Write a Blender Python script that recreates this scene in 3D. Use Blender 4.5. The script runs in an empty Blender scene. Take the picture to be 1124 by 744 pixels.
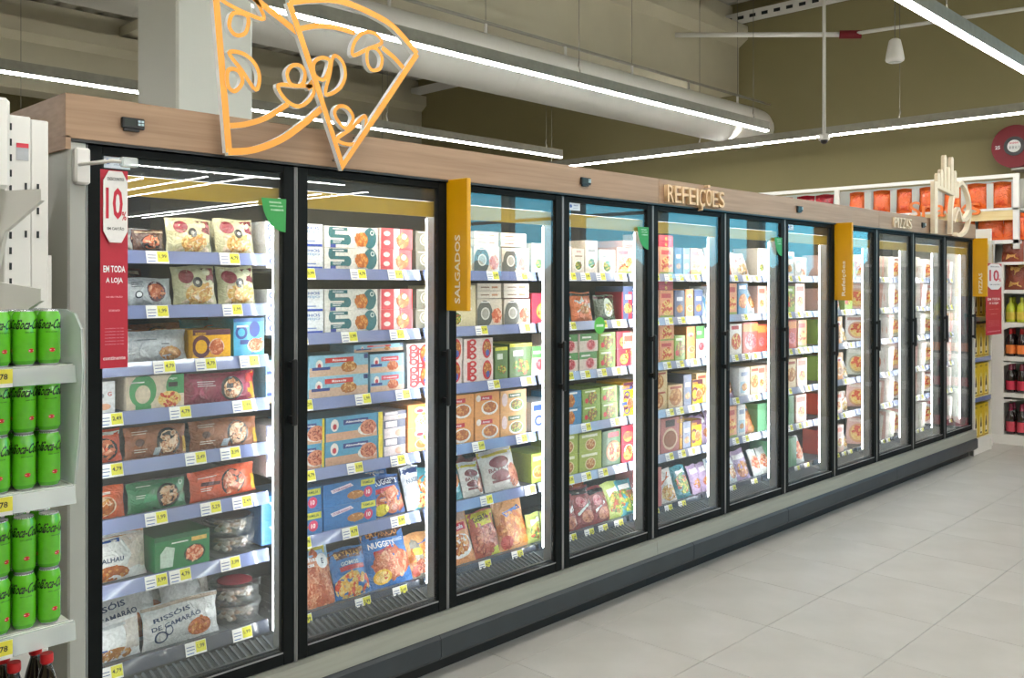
import bpy, math, random
from mathutils import Vector, Matrix
PI = math.pi
SC = bpy.context.scene
COL = SC.collection
R = random.Random(7)

# ---------------------------------------------------------------- camera
cd = bpy.data.cameras.new('camera'); cam = bpy.data.objects.new('camera', cd); COL.objects.link(cam)
cam.location = (0, -3.03, 1.71); cam.rotation_euler = (PI/2, 0, math.radians(43.93-90))
cd.sensor_width = 36; cd.lens = 36*1004/1124; cd.shift_y = -59/1124; cd.clip_start = .05; cd.clip_end = 200
SC.camera = cam
# ---------------------------------------------------------------- world (daylight seen through the clerestory windows)
w = bpy.data.worlds.new('sky'); SC.world = w; w.use_nodes = True
wn = w.node_tree.nodes; wl = w.node_tree.links
bg = wn['Background']
tc = wn.new('ShaderNodeTexCoord'); sx = wn.new('ShaderNodeSeparateXYZ'); cr = wn.new('ShaderNodeValToRGB')
wl.new(tc.outputs['Generated'], sx.inputs[0]); wl.new(sx.outputs['Z'], cr.inputs[0]); wl.new(cr.outputs[0], bg.inputs[0])
cr.color_ramp.elements[0].position = 0.0; cr.color_ramp.elements[0].color = (.22, .70, .86, 1)
cr.color_ramp.elements[1].position = .5; cr.color_ramp.elements[1].color = (.08, .42, .78, 1)
bg.inputs[1].default_value = 3.6
# ---------------------------------------------------------------- exposure
SC.view_settings.view_transform = 'Standard'; SC.view_settings.look = 'None'
SC.view_settings.gamma = 1; SC.view_settings.use_curve_mapping = False
SC.view_settings.exposure = 0.55
LED_CEIL = 36.0      # emission of the suspended ceiling lights
LED_CASE = 30.0      # emission of the freezer light tubes
SC.cycles.max_bounces = 7; SC.cycles.diffuse_bounces = 3; SC.cycles.glossy_bounces = 3
SC.cycles.transmission_bounces = 4; SC.cycles.transparent_max_bounces = 14
SC.cycles.caustics_reflective = False; SC.cycles.caustics_refractive = False
SC.cycles.sample_clamp_indirect = 6

# ---------------------------------------------------------------- colours and materials
def hx(s):
    s = s.lstrip('#'); out = []
    for i in (0, 2, 4):
        c = int(s[i:i+2], 16)/255
        out.append(c/12.92 if c <= .04045 else ((c+.055)/1.055)**2.4)
    return tuple(out)+(1.0,)

def mat(name, col, rough=.5, metal=0, noise=0, scale=20, emit=0, bump=0, bscale=60, coat=0, stretch=None, spec=.5, col2=None):
    m = bpy.data.materials.new(name); m.use_nodes = True
    n = m.node_tree.nodes; l = m.node_tree.links; b = n['Principled BSDF']
    c = hx(col) if isinstance(col, str) else col
    b.inputs['Base Color'].default_value = c; b.inputs['Roughness'].default_value = rough
    b.inputs['Metallic'].default_value = metal; b.inputs['Coat Weight'].default_value = coat
    b.inputs['Specular IOR Level'].default_value = spec
    if emit:
        b.inputs['Emission Color'].default_value = c; b.inputs['Emission Strength'].default_value = emit
    t = n.new('ShaderNodeTexCoord'); mp = n.new('ShaderNodeMapping'); l.new(t.outputs['Object'], mp.inputs[0])
    if stretch: mp.inputs['Scale'].default_value = stretch
    if noise or col2:
        nz = n.new('ShaderNodeTexNoise'); nz.inputs['Scale'].default_value = scale; nz.inputs['Detail'].default_value = 6
        l.new(mp.outputs[0], nz.inputs[0])
        rp = n.new('ShaderNodeValToRGB'); l.new(nz.outputs[0], rp.inputs[0]); l.new(rp.outputs[0], b.inputs['Base Color'])
        c2 = hx(col2) if col2 else tuple(x*(1-noise) for x in c[:3])+(1,)
        rp.color_ramp.elements[0].color = c2; rp.color_ramp.elements[0].position = .3
        rp.color_ramp.elements[1].color = c; rp.color_ramp.elements[1].position = .7
    if bump:
        nb = n.new('ShaderNodeTexNoise'); nb.inputs['Scale'].default_value = bscale; l.new(mp.outputs[0], nb.inputs[0])
        bp = n.new('ShaderNodeBump'); bp.inputs['Strength'].default_value = bump; bp.inputs['Distance'].default_value = .004
        l.new(nb.outputs[0], bp.inputs['Height']); l.new(bp.outputs[0], b.inputs['Normal'])
    return m

def attr_mat(name, rough, bump=0, bscale=30, coat=0, dist=.006, noise=.22):
    m = mat(name, (1, 1, 1, 1), rough, coat=coat); n = m.node_tree.nodes; l = m.node_tree.links; b = n['Principled BSDF']
    a = n.new('ShaderNodeAttribute'); a.attribute_name = 'Col'
    t = n.new('ShaderNodeTexCoord'); nz = n.new('ShaderNodeTexNoise'); nz.inputs['Scale'].default_value = 90; nz.inputs['Detail'].default_value = 4
    l.new(t.outputs['Object'], nz.inputs[0])
    mx = n.new('ShaderNodeMix'); mx.data_type = 'RGBA'; mx.blend_type = 'MULTIPLY'; mx.inputs[0].default_value = noise
    rp = n.new('ShaderNodeMapRange'); rp.inputs[1].default_value = .3; rp.inputs[2].default_value = .6
    l.new(nz.outputs[0], rp.inputs[0]); l.new(a.outputs['Color'], mx.inputs[6]); l.new(rp.outputs[0], mx.inputs[7])
    l.new(mx.outputs[2], b.inputs['Base Color'])
    if bump:
        nb = n.new('ShaderNodeTexNoise'); nb.inputs['Scale'].default_value = bscale; nb.inputs['Detail'].default_value = 3
        nb.inputs['Distortion'].default_value = 1.5
        l.new(t.outputs['Object'], nb.inputs[0])
        bp = n.new('ShaderNodeBump'); bp.inputs['Strength'].default_value = bump; bp.inputs['Distance'].default_value = dist
        l.new(nb.outputs[0], bp.inputs['Height']); l.new(bp.outputs[0], b.inputs['Normal']); l.new(bp.outputs[0], b.inputs['Coat Normal'])
    return m

def glass_mat(name, tint, f0=.04, rough=0.0, haze=0.0, top=1.0):
    """clear sheet: transparent plus a Schlick mirror term, alike from both sides"""
    m = bpy.data.materials.new(name); m.use_nodes = True
    n = m.node_tree.nodes; l = m.node_tree.links; n.clear()
    o = n.new('ShaderNodeOutputMaterial'); tr = n.new('ShaderNodeBsdfTransparent'); tr.inputs[0].default_value = tint
    gl = n.new('ShaderNodeBsdfGlossy'); gl.inputs['Roughness'].default_value = rough
    lw = n.new('ShaderNodeLayerWeight'); lw.inputs[0].default_value = .5
    p = n.new('ShaderNodeMath'); p.operation = 'POWER'; p.inputs[1].default_value = 5; l.new(lw.outputs['Facing'], p.inputs[0])
    a = n.new('ShaderNodeMath'); a.operation = 'MULTIPLY_ADD'; a.inputs[1].default_value = (1-f0)*top; a.inputs[2].default_value = f0
    l.new(p.outputs[0], a.inputs[0]); mx = n.new('ShaderNodeMixShader')
    l.new(a.outputs[0], mx.inputs[0]); l.new(gl.outputs[0], mx.inputs[2])
    if haze:
        df = n.new('ShaderNodeBsdfDiffuse'); df.inputs[0].default_value = (.8, .85, .85, 1); m2 = n.new('ShaderNodeMixShader')
        m2.inputs[0].default_value = haze; l.new(tr.outputs[0], m2.inputs[1]); l.new(df.outputs[0], m2.inputs[2]); l.new(m2.outputs[0], mx.inputs[1])
    else: l.new(tr.outputs[0], mx.inputs[1])
    l.new(mx.outputs[0], o.inputs[0]); return m

M = {}
M['print'] = attr_mat('printed_card', .38, coat=.15)
M['film'] = attr_mat('printed_film', .22, bump=1.0, bscale=26, coat=.6, dist=.012)
M['can'] = attr_mat('printed_aluminium', .22, coat=.5, noise=.08)
M['flat'] = attr_mat('printed_sign', .45, noise=.05)
M['wood'] = mat('oak_laminate', '#A98A6E', .5, noise=.0, col2='#95775C', scale=5, stretch=(.5, 3, 14))
M['frame'] = mat('black_door_frame', '#171a1a', .6, noise=.2, spec=.12)
M['black'] = mat('black_plastic', '#0c0e0f', .4, noise=.2)
M['dark'] = mat('freezer_dark_lining', '#1a2024', .5, noise=.2)
M['back'] = mat('freezer_back_lining', '#2c2f31', .6, noise=.3)
M['grey'] = mat('grey_painted_steel', '#B9BBB3', .4, noise=.08, scale=3)
M['sill'] = mat('brushed_sill', '#A9AB9F', .35, noise=.12, scale=8, stretch=(.3, 6, 6), metal=.3)
M['bumper'] = mat('charcoal_bumper', '#343A3E', .45, noise=.2, scale=7)
M['white'] = mat('white_painted_steel', '#E4E2DC', .35, noise=.05, scale=4)
M['mull'] = mat('mullion_aluminium', '#8f9090', .35, noise=.05)
M['tube'] = mat('light_tube', (1, 1, 1, 1), .5, emit=LED_CASE)
M['added_uplight'] = mat('added_uplight_glow', (1.0, .98, .94, 1), .5, emit=LED_CEIL*.42)  # glow added above the suspended lights to brighten ceiling, beams and duct
M['led'] = mat('ceiling_light_diffuser', (1.0, .985, .95, 1), .5, emit=LED_CEIL)
M['olive'] = mat('ochre_valance', '#CDA428', .45, noise=.1)
M['yellow'] = mat('mustard_panel', '#DFA400', .4, noise=.06, scale=6)
M['rail'] = mat('blue_price_rail', '#7C88B4', .18, noise=.12, scale=12, coat=.7)
M['rail3'] = mat('pale_price_rail', '#A9B0CC', .18, noise=.12, scale=12, coat=.7)
M['rail2'] = mat('dark_price_rail', '#3F4656', .25, noise=.12, scale=12, coat=.4)
M['shelf'] = mat('wire_shelf', '#6c7074', .45, noise=.2, metal=.4)
M['slat'] = mat('grey_grille_slats', '#5c6266', .4, noise=.2)
M['grille'] = mat('charcoal_grille', '#30363a', .4, noise=.2)
M['concrete'] = mat('painted_concrete', '#CEC8B0', .8, noise=.08, scale=2)
M['taupe'] = mat('taupe_wall_paint', '#8F865F', .8, noise=.06, scale=1.5)
M['deck'] = mat('ceiling_deck', '#BDB9AA', .7, noise=.15, scale=3)
M['duct'] = mat('white_fabric_duct', '#DAD8D0', .75, noise=.04, scale=5)
M['steel'] = mat('galvanised_steel', '#A6A396', .5, noise=.15, metal=.3)
M['column'] = mat('white_column_cladding', '#E2E3DA', .5, noise=.03, scale=2)
M['red'] = mat('red_paint', '#750B1A', .6, noise=.1)
M['orange'] = mat('orange_acrylic', '#E8782E', .35, noise=.06, scale=12)
M['cream'] = mat('cream_acrylic', '#EBD9BC', .4, noise=.1, scale=20)
M['gold'] = mat('pale_oak_letters', '#E9C79A', .45, noise=.15, scale=25)
M['paintwhite'] = mat('white_acrylic', '#F0EEEA', .4)
M['cap'] = mat('red_bottle_cap', '#C4161C', .35, noise=.1)
M['cola'] = mat('dark_cola_bottle', '#140a08', .08, noise=.1, coat=1)
M['silver'] = mat('bare_aluminium', '#C9CBCC', .25, metal=.8, noise=.05)
M['wire'] = mat('steel_wire', '#77736a', .5, metal=.5, noise=.1)
M['board'] = mat('pale_pine_board', '#E8D3A0', .5, noise=.0, col2='#D9BE86', scale=6, stretch=(1, .5, 8))
M['glass'] = glass_mat('door_glass', (.955, .975, .97, 1), f0=.05, haze=.02)
M['acrylic'] = glass_mat('frosted_acrylic', (.9, .94, .92, 1), f0=.05, rough=.2, haze=.35)
M['tub'] = glass_mat('clear_tub_plastic', (.93, .94, .95, 1), f0=.07, rough=.08, haze=.12)
M['window'] = glass_mat('window_glass', (.85, .97, 1, 1), f0=.04)
M['bottle'] = glass_mat('clear_bottle', (.9, .93, .9, 1), f0=.06, rough=.03, haze=.05)
M['magenta'] = mat('magenta_foil', '#8E1238', .25, noise=.2, coat=.5)
M['wine'] = mat('dark_wine_glass', '#1c070b', .1, coat=1, noise=.1)
M['lime'] = mat('lime_drink', '#B9C22B', .12, coat=1, noise=.15)
M['grass'] = mat('hedge_leaf', '#4F6B38', .7, noise=.5, scale=4)
M['pave'] = mat('paving', '#9A968C', .8, noise=.1, scale=4)
M['frost'] = mat('white_frost', '#EDF3F4', .6, noise=.05, bump=.3)

# floor tile: own look per tile object
def tile_mat():
    m = mat('porcelain_floor_tile', '#BDBAB3', .42, col2='#B1AEA6', scale=3.0, bump=.05, bscale=120)
    n = m.node_tree.nodes; l = m.node_tree.links; b = n['Principled BSDF']
    oi = n.new('ShaderNodeObjectInfo'); src = b.inputs['Base Color'].links[0].from_socket
    hs = n.new('ShaderNodeHueSaturation'); mr = n.new('ShaderNodeMapRange'); mr.inputs[3].default_value = .98; mr.inputs[4].default_value = 1.02
    l.new(oi.outputs['Random'], mr.inputs[0]); l.new(mr.outputs[0], hs.inputs['Value']); l.new(src, hs.inputs['Color']); l.new(hs.outputs[0], b.inputs['Base Color'])
    return m
M['tile'] = tile_mat()
M['grout'] = mat('tile_grout', '#A9A69E', .8, noise=.1)

# ---------------------------------------------------------------- mesh builder
class MB:
    def __init__(s): s.v = []; s.f = []; s.c = []; s.s = []
    def vs(s, pts): i = len(s.v); s.v += [tuple(p) for p in pts]; return i
    def face(s, idx, col=(1, 1, 1, 1), smooth=False): s.f.append(tuple(idx)); s.c.append(col); s.s.append(smooth)
    def box(s, x0, x1, y0, y1, z0, z1, col=(1, 1, 1, 1), b=0, cols=None):
        if b <= 0:
            i = s.vs([(x, y, z) for z in (z0, z1) for y in (y0, y1) for x in (x0, x1)])
            fs = [(0, 2, 3, 1), (4, 5, 7, 6), (0, 1, 5, 4), (2, 6, 7, 3), (0, 4, 6, 2), (1, 3, 7, 5)]
            cols = cols or [col]*6
            for q, cc in zip(fs, cols): s.face([i+k for k in q], cc)
            return s
        # bevelled box : chamfered, 24 verts
        V = {}
        for sx in (0, 1):
            for sy in (0, 1):
                for sz in (0, 1):
                    X = (x0, x1)[sx]; Y = (y0, y1)[sy]; Z = (z0, z1)[sz]
                    dx = (b, -b)[sx]; dy = (b, -b)[sy]; dz = (b, -b)[sz]
                    V[sx, sy, sz] = (s.vs([(X, Y+dy, Z+dz)]), s.vs([(X+dx, Y, Z+dz)]), s.vs([(X+dx, Y+dy, Z)]))
        for a in (0, 1):
            q = [V[a, 0, 0][0], V[a, 1, 0][0], V[a, 1, 1][0], V[a, 0, 1][0]]; s.face(q[::-1] if a == 0 else q, col)
            q = [V[0, a, 0][1], V[1, a, 0][1], V[1, a, 1][1], V[0, a, 1][1]]; s.face(q if a == 0 else q[::-1], col)
            q = [V[0, 0, a][2], V[1, 0, a][2], V[1, 1, a][2], V[0, 1, a][2]]; s.face(q[::-1] if a == 0 else q, col)
        for a in (0, 1):
            for c in (0, 1):
                s.face([V[a, c, 0][0], V[a, c, 1][0], V[a, c, 1][1], V[a, c, 0][1]], col)
                s.face([V[a, 0, c][0], V[a, 1, c][0], V[a, 1, c][2], V[a, 0, c][2]], col)
                s.face([V[0, a, c][1], V[1, a, c][1], V[1, a, c][2], V[0, a, c][2]], col)
                for e in (0, 1): pass
        for k, t in V.items(): s.face(t, col)
        return s
    def tube(s, pts, r, seg=8, col=(1, 1, 1, 1), cap=True, radii=None):
        rings = []
        for i, p in enumerate(pts):
            p = Vector(p); a = Vector(pts[max(i-1, 0)]); b = Vector(pts[min(i+1, len(pts)-1)]); d = (b-a).normalized()
            u = d.orthogonal().normalized() if i == 0 or rings == [] else (u0 - d*u0.dot(d)).normalized()
            u0 = u; v = d.cross(u); rr = radii[i] if radii else r
            rings.append(s.vs([p+u*rr*math.cos(2*PI*k/seg)+v*rr*math.sin(2*PI*k/seg) for k in range(seg)]))
        for a, b in zip(rings, rings[1:]):
            for k in range(seg): s.face([a+k, a+(k+1) % seg, b+(k+1) % seg, b+k], col, True)
        if cap:
            s.face([rings[0]+k for k in range(seg)][::-1], col); s.face([rings[-1]+k for k in range(seg)], col)
        return s
    def lathe(s, prof, seg=16, cx=0, cy=0, col=(1, 1, 1, 1), cols=None, cap=True):
        rings = [s.vs([(cx+r*math.cos(2*PI*k/seg), cy+r*math.sin(2*PI*k/seg), z) for k in range(seg)]) for r, z in prof]
        for j, (a, b) in enumerate(zip(rings, rings[1:])):
            for k in range(seg): s.face([a+k, a+(k+1) % seg, b+(k+1) % seg, b+k], cols[j] if cols else col, True)
        if cap:
            s.face([rings[0]+k for k in range(seg)][::-1], cols[0] if cols else col); s.face([rings[-1]+k for k in range(seg)], cols[-1] if cols else col)
        return s
    def prism(s, poly, y0, y1, col=(1, 1, 1, 1), side=None, plane='xz'):
        def P(a, b, d):
            return (a, d, b) if plane == 'xz' else ((d, a, b) if plane == 'yz' else (a, b, d))
        n = len(poly); i = s.vs([P(a, b, y0) for a, b in poly]); j = s.vs([P(a, b, y1) for a, b in poly])
        s.face(range(i, i+n), col); s.face(list(range(j, j+n))[::-1], side or col)
        for k in range(n): s.face([i+k, j+k, j+(k+1) % n, i+(k+1) % n], side or col)
        return s
    def mesh(s, name, mats):
        me = bpy.data.meshes.new(name); me.from_pydata(s.v, [], s.f)
        a = me.attributes.new('Col', 'FLOAT_COLOR', 'FACE')
        a.data.foreach_set('color', [x for c in s.c for x in c])
        me.polygons.foreach_set('use_smooth', s.s)
        for m in (mats if isinstance(mats, (list, tuple)) else [mats]): me.materials.append(m)
        me.update(); return me

def obj(name, mb, m, parent=None, loc=(0, 0, 0), rot=(0, 0, 0)):
    me = mb.mesh(name, m) if isinstance(mb, MB) else mb
    o = bpy.data.objects.new(name, me); COL.objects.link(o); o.location = loc; o.rotation_euler = rot
    if parent: o.parent = parent
    return o
def tag(o, label, cat, group=None, kind=None):
    o['label'] = label; o['category'] = cat
    if group: o['group'] = group
    if kind: o['kind'] = kind
    return o
def thing(name, label, cat, loc=(0, 0, 0), rotz=0, group=None):
    o = bpy.data.objects.new(name, None); COL.objects.link(o); o.location = loc; o.rotation_euler = (0, 0, rotz)
    o.empty_display_size = .1
    return tag(o, label, cat, group)
def struct(name, mb, m, parent=None):
    o = obj(name, mb, m, parent)
    if not parent: o['kind'] = 'structure'
    return o
def part_copy(src, parent, loc=None):
    c = src.copy(); COL.objects.link(c); c.parent = parent
    if loc is not None: c.location = loc
    return c
def copy_tree(o, loc, label=None, group=None):
    c = o.copy(); COL.objects.link(c); c.location = loc
    if label: c['label'] = label
    if group: c['group'] = group
    for ch in list(o.children):
        d = ch.copy(); COL.objects.link(d); d.parent = c
        for g in list(ch.children):
            e = g.copy(); COL.objects.link(e); e.parent = d
    return c

# ---------------------------------------------------------------- lettering
_txt = {}
def text_geo(s, res=2, bold=.022):
    """flat outline mesh of a string, height of capitals about 1, centred; returns verts (x, z) and faces"""
    if s in _txt: return _txt[s]
    cu = bpy.data.curves.new('lettering', 'FONT'); cu.body = s; cu.resolution_u = res; cu.offset = bold; cu.align_x = 'CENTER'; cu.align_y = 'CENTER'
    o = bpy.data.objects.new('lettering', cu); COL.objects.link(o)
    dg = bpy.context.evaluated_depsgraph_get(); ev = o.evaluated_get(dg); me = ev.to_mesh()
    v = [(p.co.x, p.co.y) for p in me.vertices]; f = [tuple(p.vertices) for p in me.polygons]
    ev.to_mesh_clear(); bpy.data.objects.remove(o); bpy.data.curves.remove(cu)
    if v:
        cx = (min(a for a, b in v)+max(a for a, b in v))/2; cz = (min(b for a, b in v)+max(b for a, b in v))/2
        v = [((a-cx), (b-cz)) for a, b in v]
    _txt[s] = (v, f); return _txt[s]

def put_text(mb, s, fn, x, z, h, col, width=None, shear=0, rot=0):
    """fn(x, z) -> 3D point; h = letter height"""
    v, f = text_geo(s)
    if not v: return
    zh = max(b for a, b in v)-min(b for a, b in v); xw = max(a for a, b in v)-min(a for a, b in v)
    sz = h/zh; sx = width/xw if width else sz
    ca, sa = math.cos(rot), math.sin(rot)
    pts = []
    for a, b in v:
        p = a*sx+b*sz*shear; q = b*sz
        pts.append(fn(x+p*ca-q*sa, z+p*sa+q*ca))
    i = mb.vs(pts)
    for q in f: mb.face([i+k for k in q], col)

def solid_text(s, h, depth, width=None):
    """extruded lettering standing in XZ, front face at y = -depth"""
    cu = bpy.data.curves.new('lettering', 'FONT'); cu.body = s; cu.resolution_u = 4; cu.extrude = .08; cu.align_x = 'CENTER'; cu.align_y = 'CENTER'
    o = bpy.data.objects.new('lettering', cu); COL.objects.link(o)
    dg = bpy.context.evaluated_depsgraph_get(); ev = o.evaluated_get(dg); me = bpy.data.meshes.new_from_object(ev)
    bpy.data.objects.remove(o); bpy.data.curves.remove(cu)
    xs = [p.co.x for p in me.vertices]; ys = [p.co.y for p in me.vertices]
    sc = h/(max(ys)-min(ys)); sxx = width/(max(xs)-min(xs)) if width else sc
    cx = (max(xs)+min(xs))/2; cy = (max(ys)+min(ys))/2
    for p in me.vertices:
        x, y, z = p.co; p.co = ((x-cx)*sxx, -depth if z > 0 else 0, (y-cy)*sc)
    return me

# ---------------------------------------------------------------- packaging prints
FOOD = {'nug': ['D8893A', 'C46F25', 'E7A658', 'B55E1E'], 'bean': ['E3B48A', 'CF9468', 'B9764A', 'F0CBA6'], 'pasta': ['E3C27A', 'D9A95A', 'F0DBA2', 'C98A4A'],
        'shrimp': ['F0A07A', 'E2764E', 'F6C2A2', 'C75A38'], 'saus': ['D9825A', 'C7683F', 'E9A37C', 'B95632'], 'veg': ['7FA23A', 'B64A2E', 'E0C04A', '4E7A2A'],
        'meat': ['A8452E', '8A2E22', 'C9664A', 'D98A6A'], 'pie': ['D9A05A', 'C4803A', 'EBC084', 'B06A2A'], 'pizza': ['D9542E', 'E8B04A', 'C43A22', 'F0D080'],
        'berry': ['B02038', '8A1428', 'D04A5A', 'E88A90'], 'fish': ['D9A05A', 'C98A4A', 'E8B878', 'B87A3A']}

def art(mb, items, w, h, fn):
    """fn(x, z, layer): x 0..w, z 0..h"""
    L = 1
    for it in items:
        k = it[0]
        if k == 'r':
            x0, z0, x1, z1 = it[1]*w, it[2]*h, it[3]*w, it[4]*h; col = hx(it[5]); n = 5; m = 3
            i = mb.vs([fn(x0+(x1-x0)*a/n, z0+(z1-z0)*b/m, L) for b in range(m+1) for a in range(n+1)])
            for b in range(m):
                for a in range(n):
                    p = i+b*(n+1)+a; mb.face([p, p+1, p+n+2, p+n+1], col)
        elif k in 'ea':      # ellipse, radius in shares of the smaller side ('a' = arch: ring band)
            mn = min(w, h); cx, cz, rx, rz = it[1]*w, it[2]*h, it[3]*mn, it[4]*mn; col = hx(it[5]); n = 18
            ri = it[6] if len(it) > 6 else 0; rings = []
            for q in ((ri, 1) if ri else (0.01, .5, 1)):
                rings.append(mb.vs([fn(min(w, max(0, cx+rx*q*math.cos(2*PI*t/n))), min(h, max(0, cz+rz*q*math.sin(2*PI*t/n))), L) for t in range(n)]))
            for a, b in zip(rings, rings[1:]):
                for t in range(n): mb.face([a+t, a+(t+1) % n, b+(t+1) % n, b+t], col)
        elif k == 'p':
            pts = [(a*w, b*h) for a, b in it[1]]; n = len(pts); cx = sum(a for a, b in pts)/n; cz = sum(b for a, b in pts)/n
            col = hx(it[2]); rings = [mb.vs([fn(cx+(a-cx)*q, cz+(b-cz)*q, L) for a, b in pts]) for q in (.01, .5, 1)]
            for a, b in zip(rings, rings[1:]):
                for t in range(n): mb.face([a+t, a+(t+1) % n, b+(t+1) % n, b+t], col)
        elif k == 't':
            _, x, z, hh, s, c = it[:6]; wd = it[6]*w if len(it) > 6 and it[6] else None
            put_text(mb, s, lambda a, b: fn(a, b, L), x*w, z*h, hh*h, hx(c), width=wd, rot=it[7] if len(it) > 7 else 0)
        elif k == 'f':       # heap of food pieces inside an ellipse
            _, cx, cz, rx, rz, n, kind = it[:7]; mn = min(w, h); rr = random.Random(int(cx*97+cz*31+n)); cols = FOOD[kind]; n = int(n*1.5)
            i = [fn(min(w*.99, max(w*.01, cx*w+rx*mn*.95*math.cos(2*PI*t/14))), min(h*.99, max(h*.01, cz*h+rz*mn*.95*math.sin(2*PI*t/14))), L) for t in range(14)]
            cc0 = fn(min(w, max(0, cx*w)), min(h, max(0, cz*h)), L); i0 = mb.vs([cc0]+i)
            for t in range(14): mb.face([i0, i0+1+t, i0+1+(t+1) % 14], hx(cols[3] if kind != 'pasta' else cols[1]))
            L += .4
            for j in range(n):
                t = rr.uniform(0, 2*PI); q = math.sqrt(rr.random())*.85
                x = cx*w+rx*mn*q*math.cos(t); z = cz*h+rz*mn*q*math.sin(t)
                a = min(rx, rz)*mn*rr.uniform(.18, .30)*(1.7 if kind in ('saus', 'pasta', 'fish') else 1.15); b = min(rx, rz)*mn*rr.uniform(.12, .24)
                al = rr.uniform(0, PI); c = rr.choice(cols)
                for qq, cc, off in ((1, c, 0), (.5, cols[(cols.index(c)+2) % 4], .15)):
                    pts = []
                    for s in range(8):
                        u, v = a*qq*math.cos(2*PI*s/8)-off*a*.3, b*qq*math.sin(2*PI*s/8)+off*b
                        px = x+u*math.cos(al)-v*math.sin(al); pz = z+u*math.sin(al)+v*math.cos(al)
                        pts.append(fn(min(w*.99, max(w*.01, px)), min(h*.99, max(h*.01, pz)), L+.1*j/n*8+(.4 if qq < 1 else 0)))
                    i = mb.vs(pts); mb.face(range(i, i+8), hx(cc))
            L += 1.4
        L += .6 if k != 'f' else .8
    return mb

def box_pack(w, h, d, base, items, side=None, top=None):
    mb = MB(); b = hx(base); sd = hx(side) if side else b; tp = hx(top) if top else b
    mb.box(0, w, 0, d, 0, h, cols=[b, tp, b, b, sd, sd])
    art(mb, items, w, h, lambda x, z, L: (x, -.0004*L-.0003, z))
    return mb.mesh('snack_box', M['print'])

def bag_pack(w, h, d, base, items, top=None, seed=0, clear=False):
    """pillow bag: bulging front and back with crimped seams and wrinkles"""
    rr = random.Random(seed); ph = [rr.uniform(0, 6.28) for _ in range(6)]
    mb = MB(); N, K = 12, 12; b = hx(base); tp = hx(top) if top else b
    def bul(x, z):
        u = min(1, max(0, x/w)); v = min(1, max(0, z/h))
        e = (math.sin(PI*u)**.55)*(math.sin(PI*min(1, max(0, (v-.03)/.9)))**.5 if .03 < v < .93 else 0)
        wr = .10*math.sin(9*u+ph[0]+3*v)+.08*math.sin(13*v+ph[1]-4*u)+.05*math.sin(23*u+ph[2])*math.sin(17*v+ph[3])
        return d*.5*e*(1+wr)
    def edge(x, z):
        u = x/w; v = z/h
        k = 1-.05*math.sin(PI*v)+.012*math.sin(14*v+ph[4])
        return (w/2+(x-w/2)*k, z+h*.02*math.sin(6*u+ph[5])*v)
    def P(x, z, L=0, s=-1):
        a, c = edge(x, z); return (a, d/2+s*(bul(x, z)+.0015)+(-.0006*L if s < 0 else 0), c)
    for s in (-1, 1):
        i = mb.vs([P(w*a/N, h*c/K, 0, s) for c in range(K+1) for a in range(N+1)])
        for c in range(K):
            for a in range(N):
                p = i+c*(N+1)+a; q = [p, p+1, p+N+2, p+N+1]
                mb.face(q if s < 0 else q[::-1], tp if c >= K-1 else b, True)
    art(mb, items, w, h, lambda x, z, L: P(x, z, L+.5))
    return mb.mesh('food_bag', M['film'])

def S(t): return t
logo = lambda x, z, s, c='FFFFFF': ('r', x-s, z-.03, x+s, z+.03, c)
LINES = lambda x, z, c, n=3, w=.12: [('r', x-w, z-.07*k-.012, x+w*(1-.25*(k % 2)), z-.07*k+.012, c) for k in range(n)]
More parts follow.
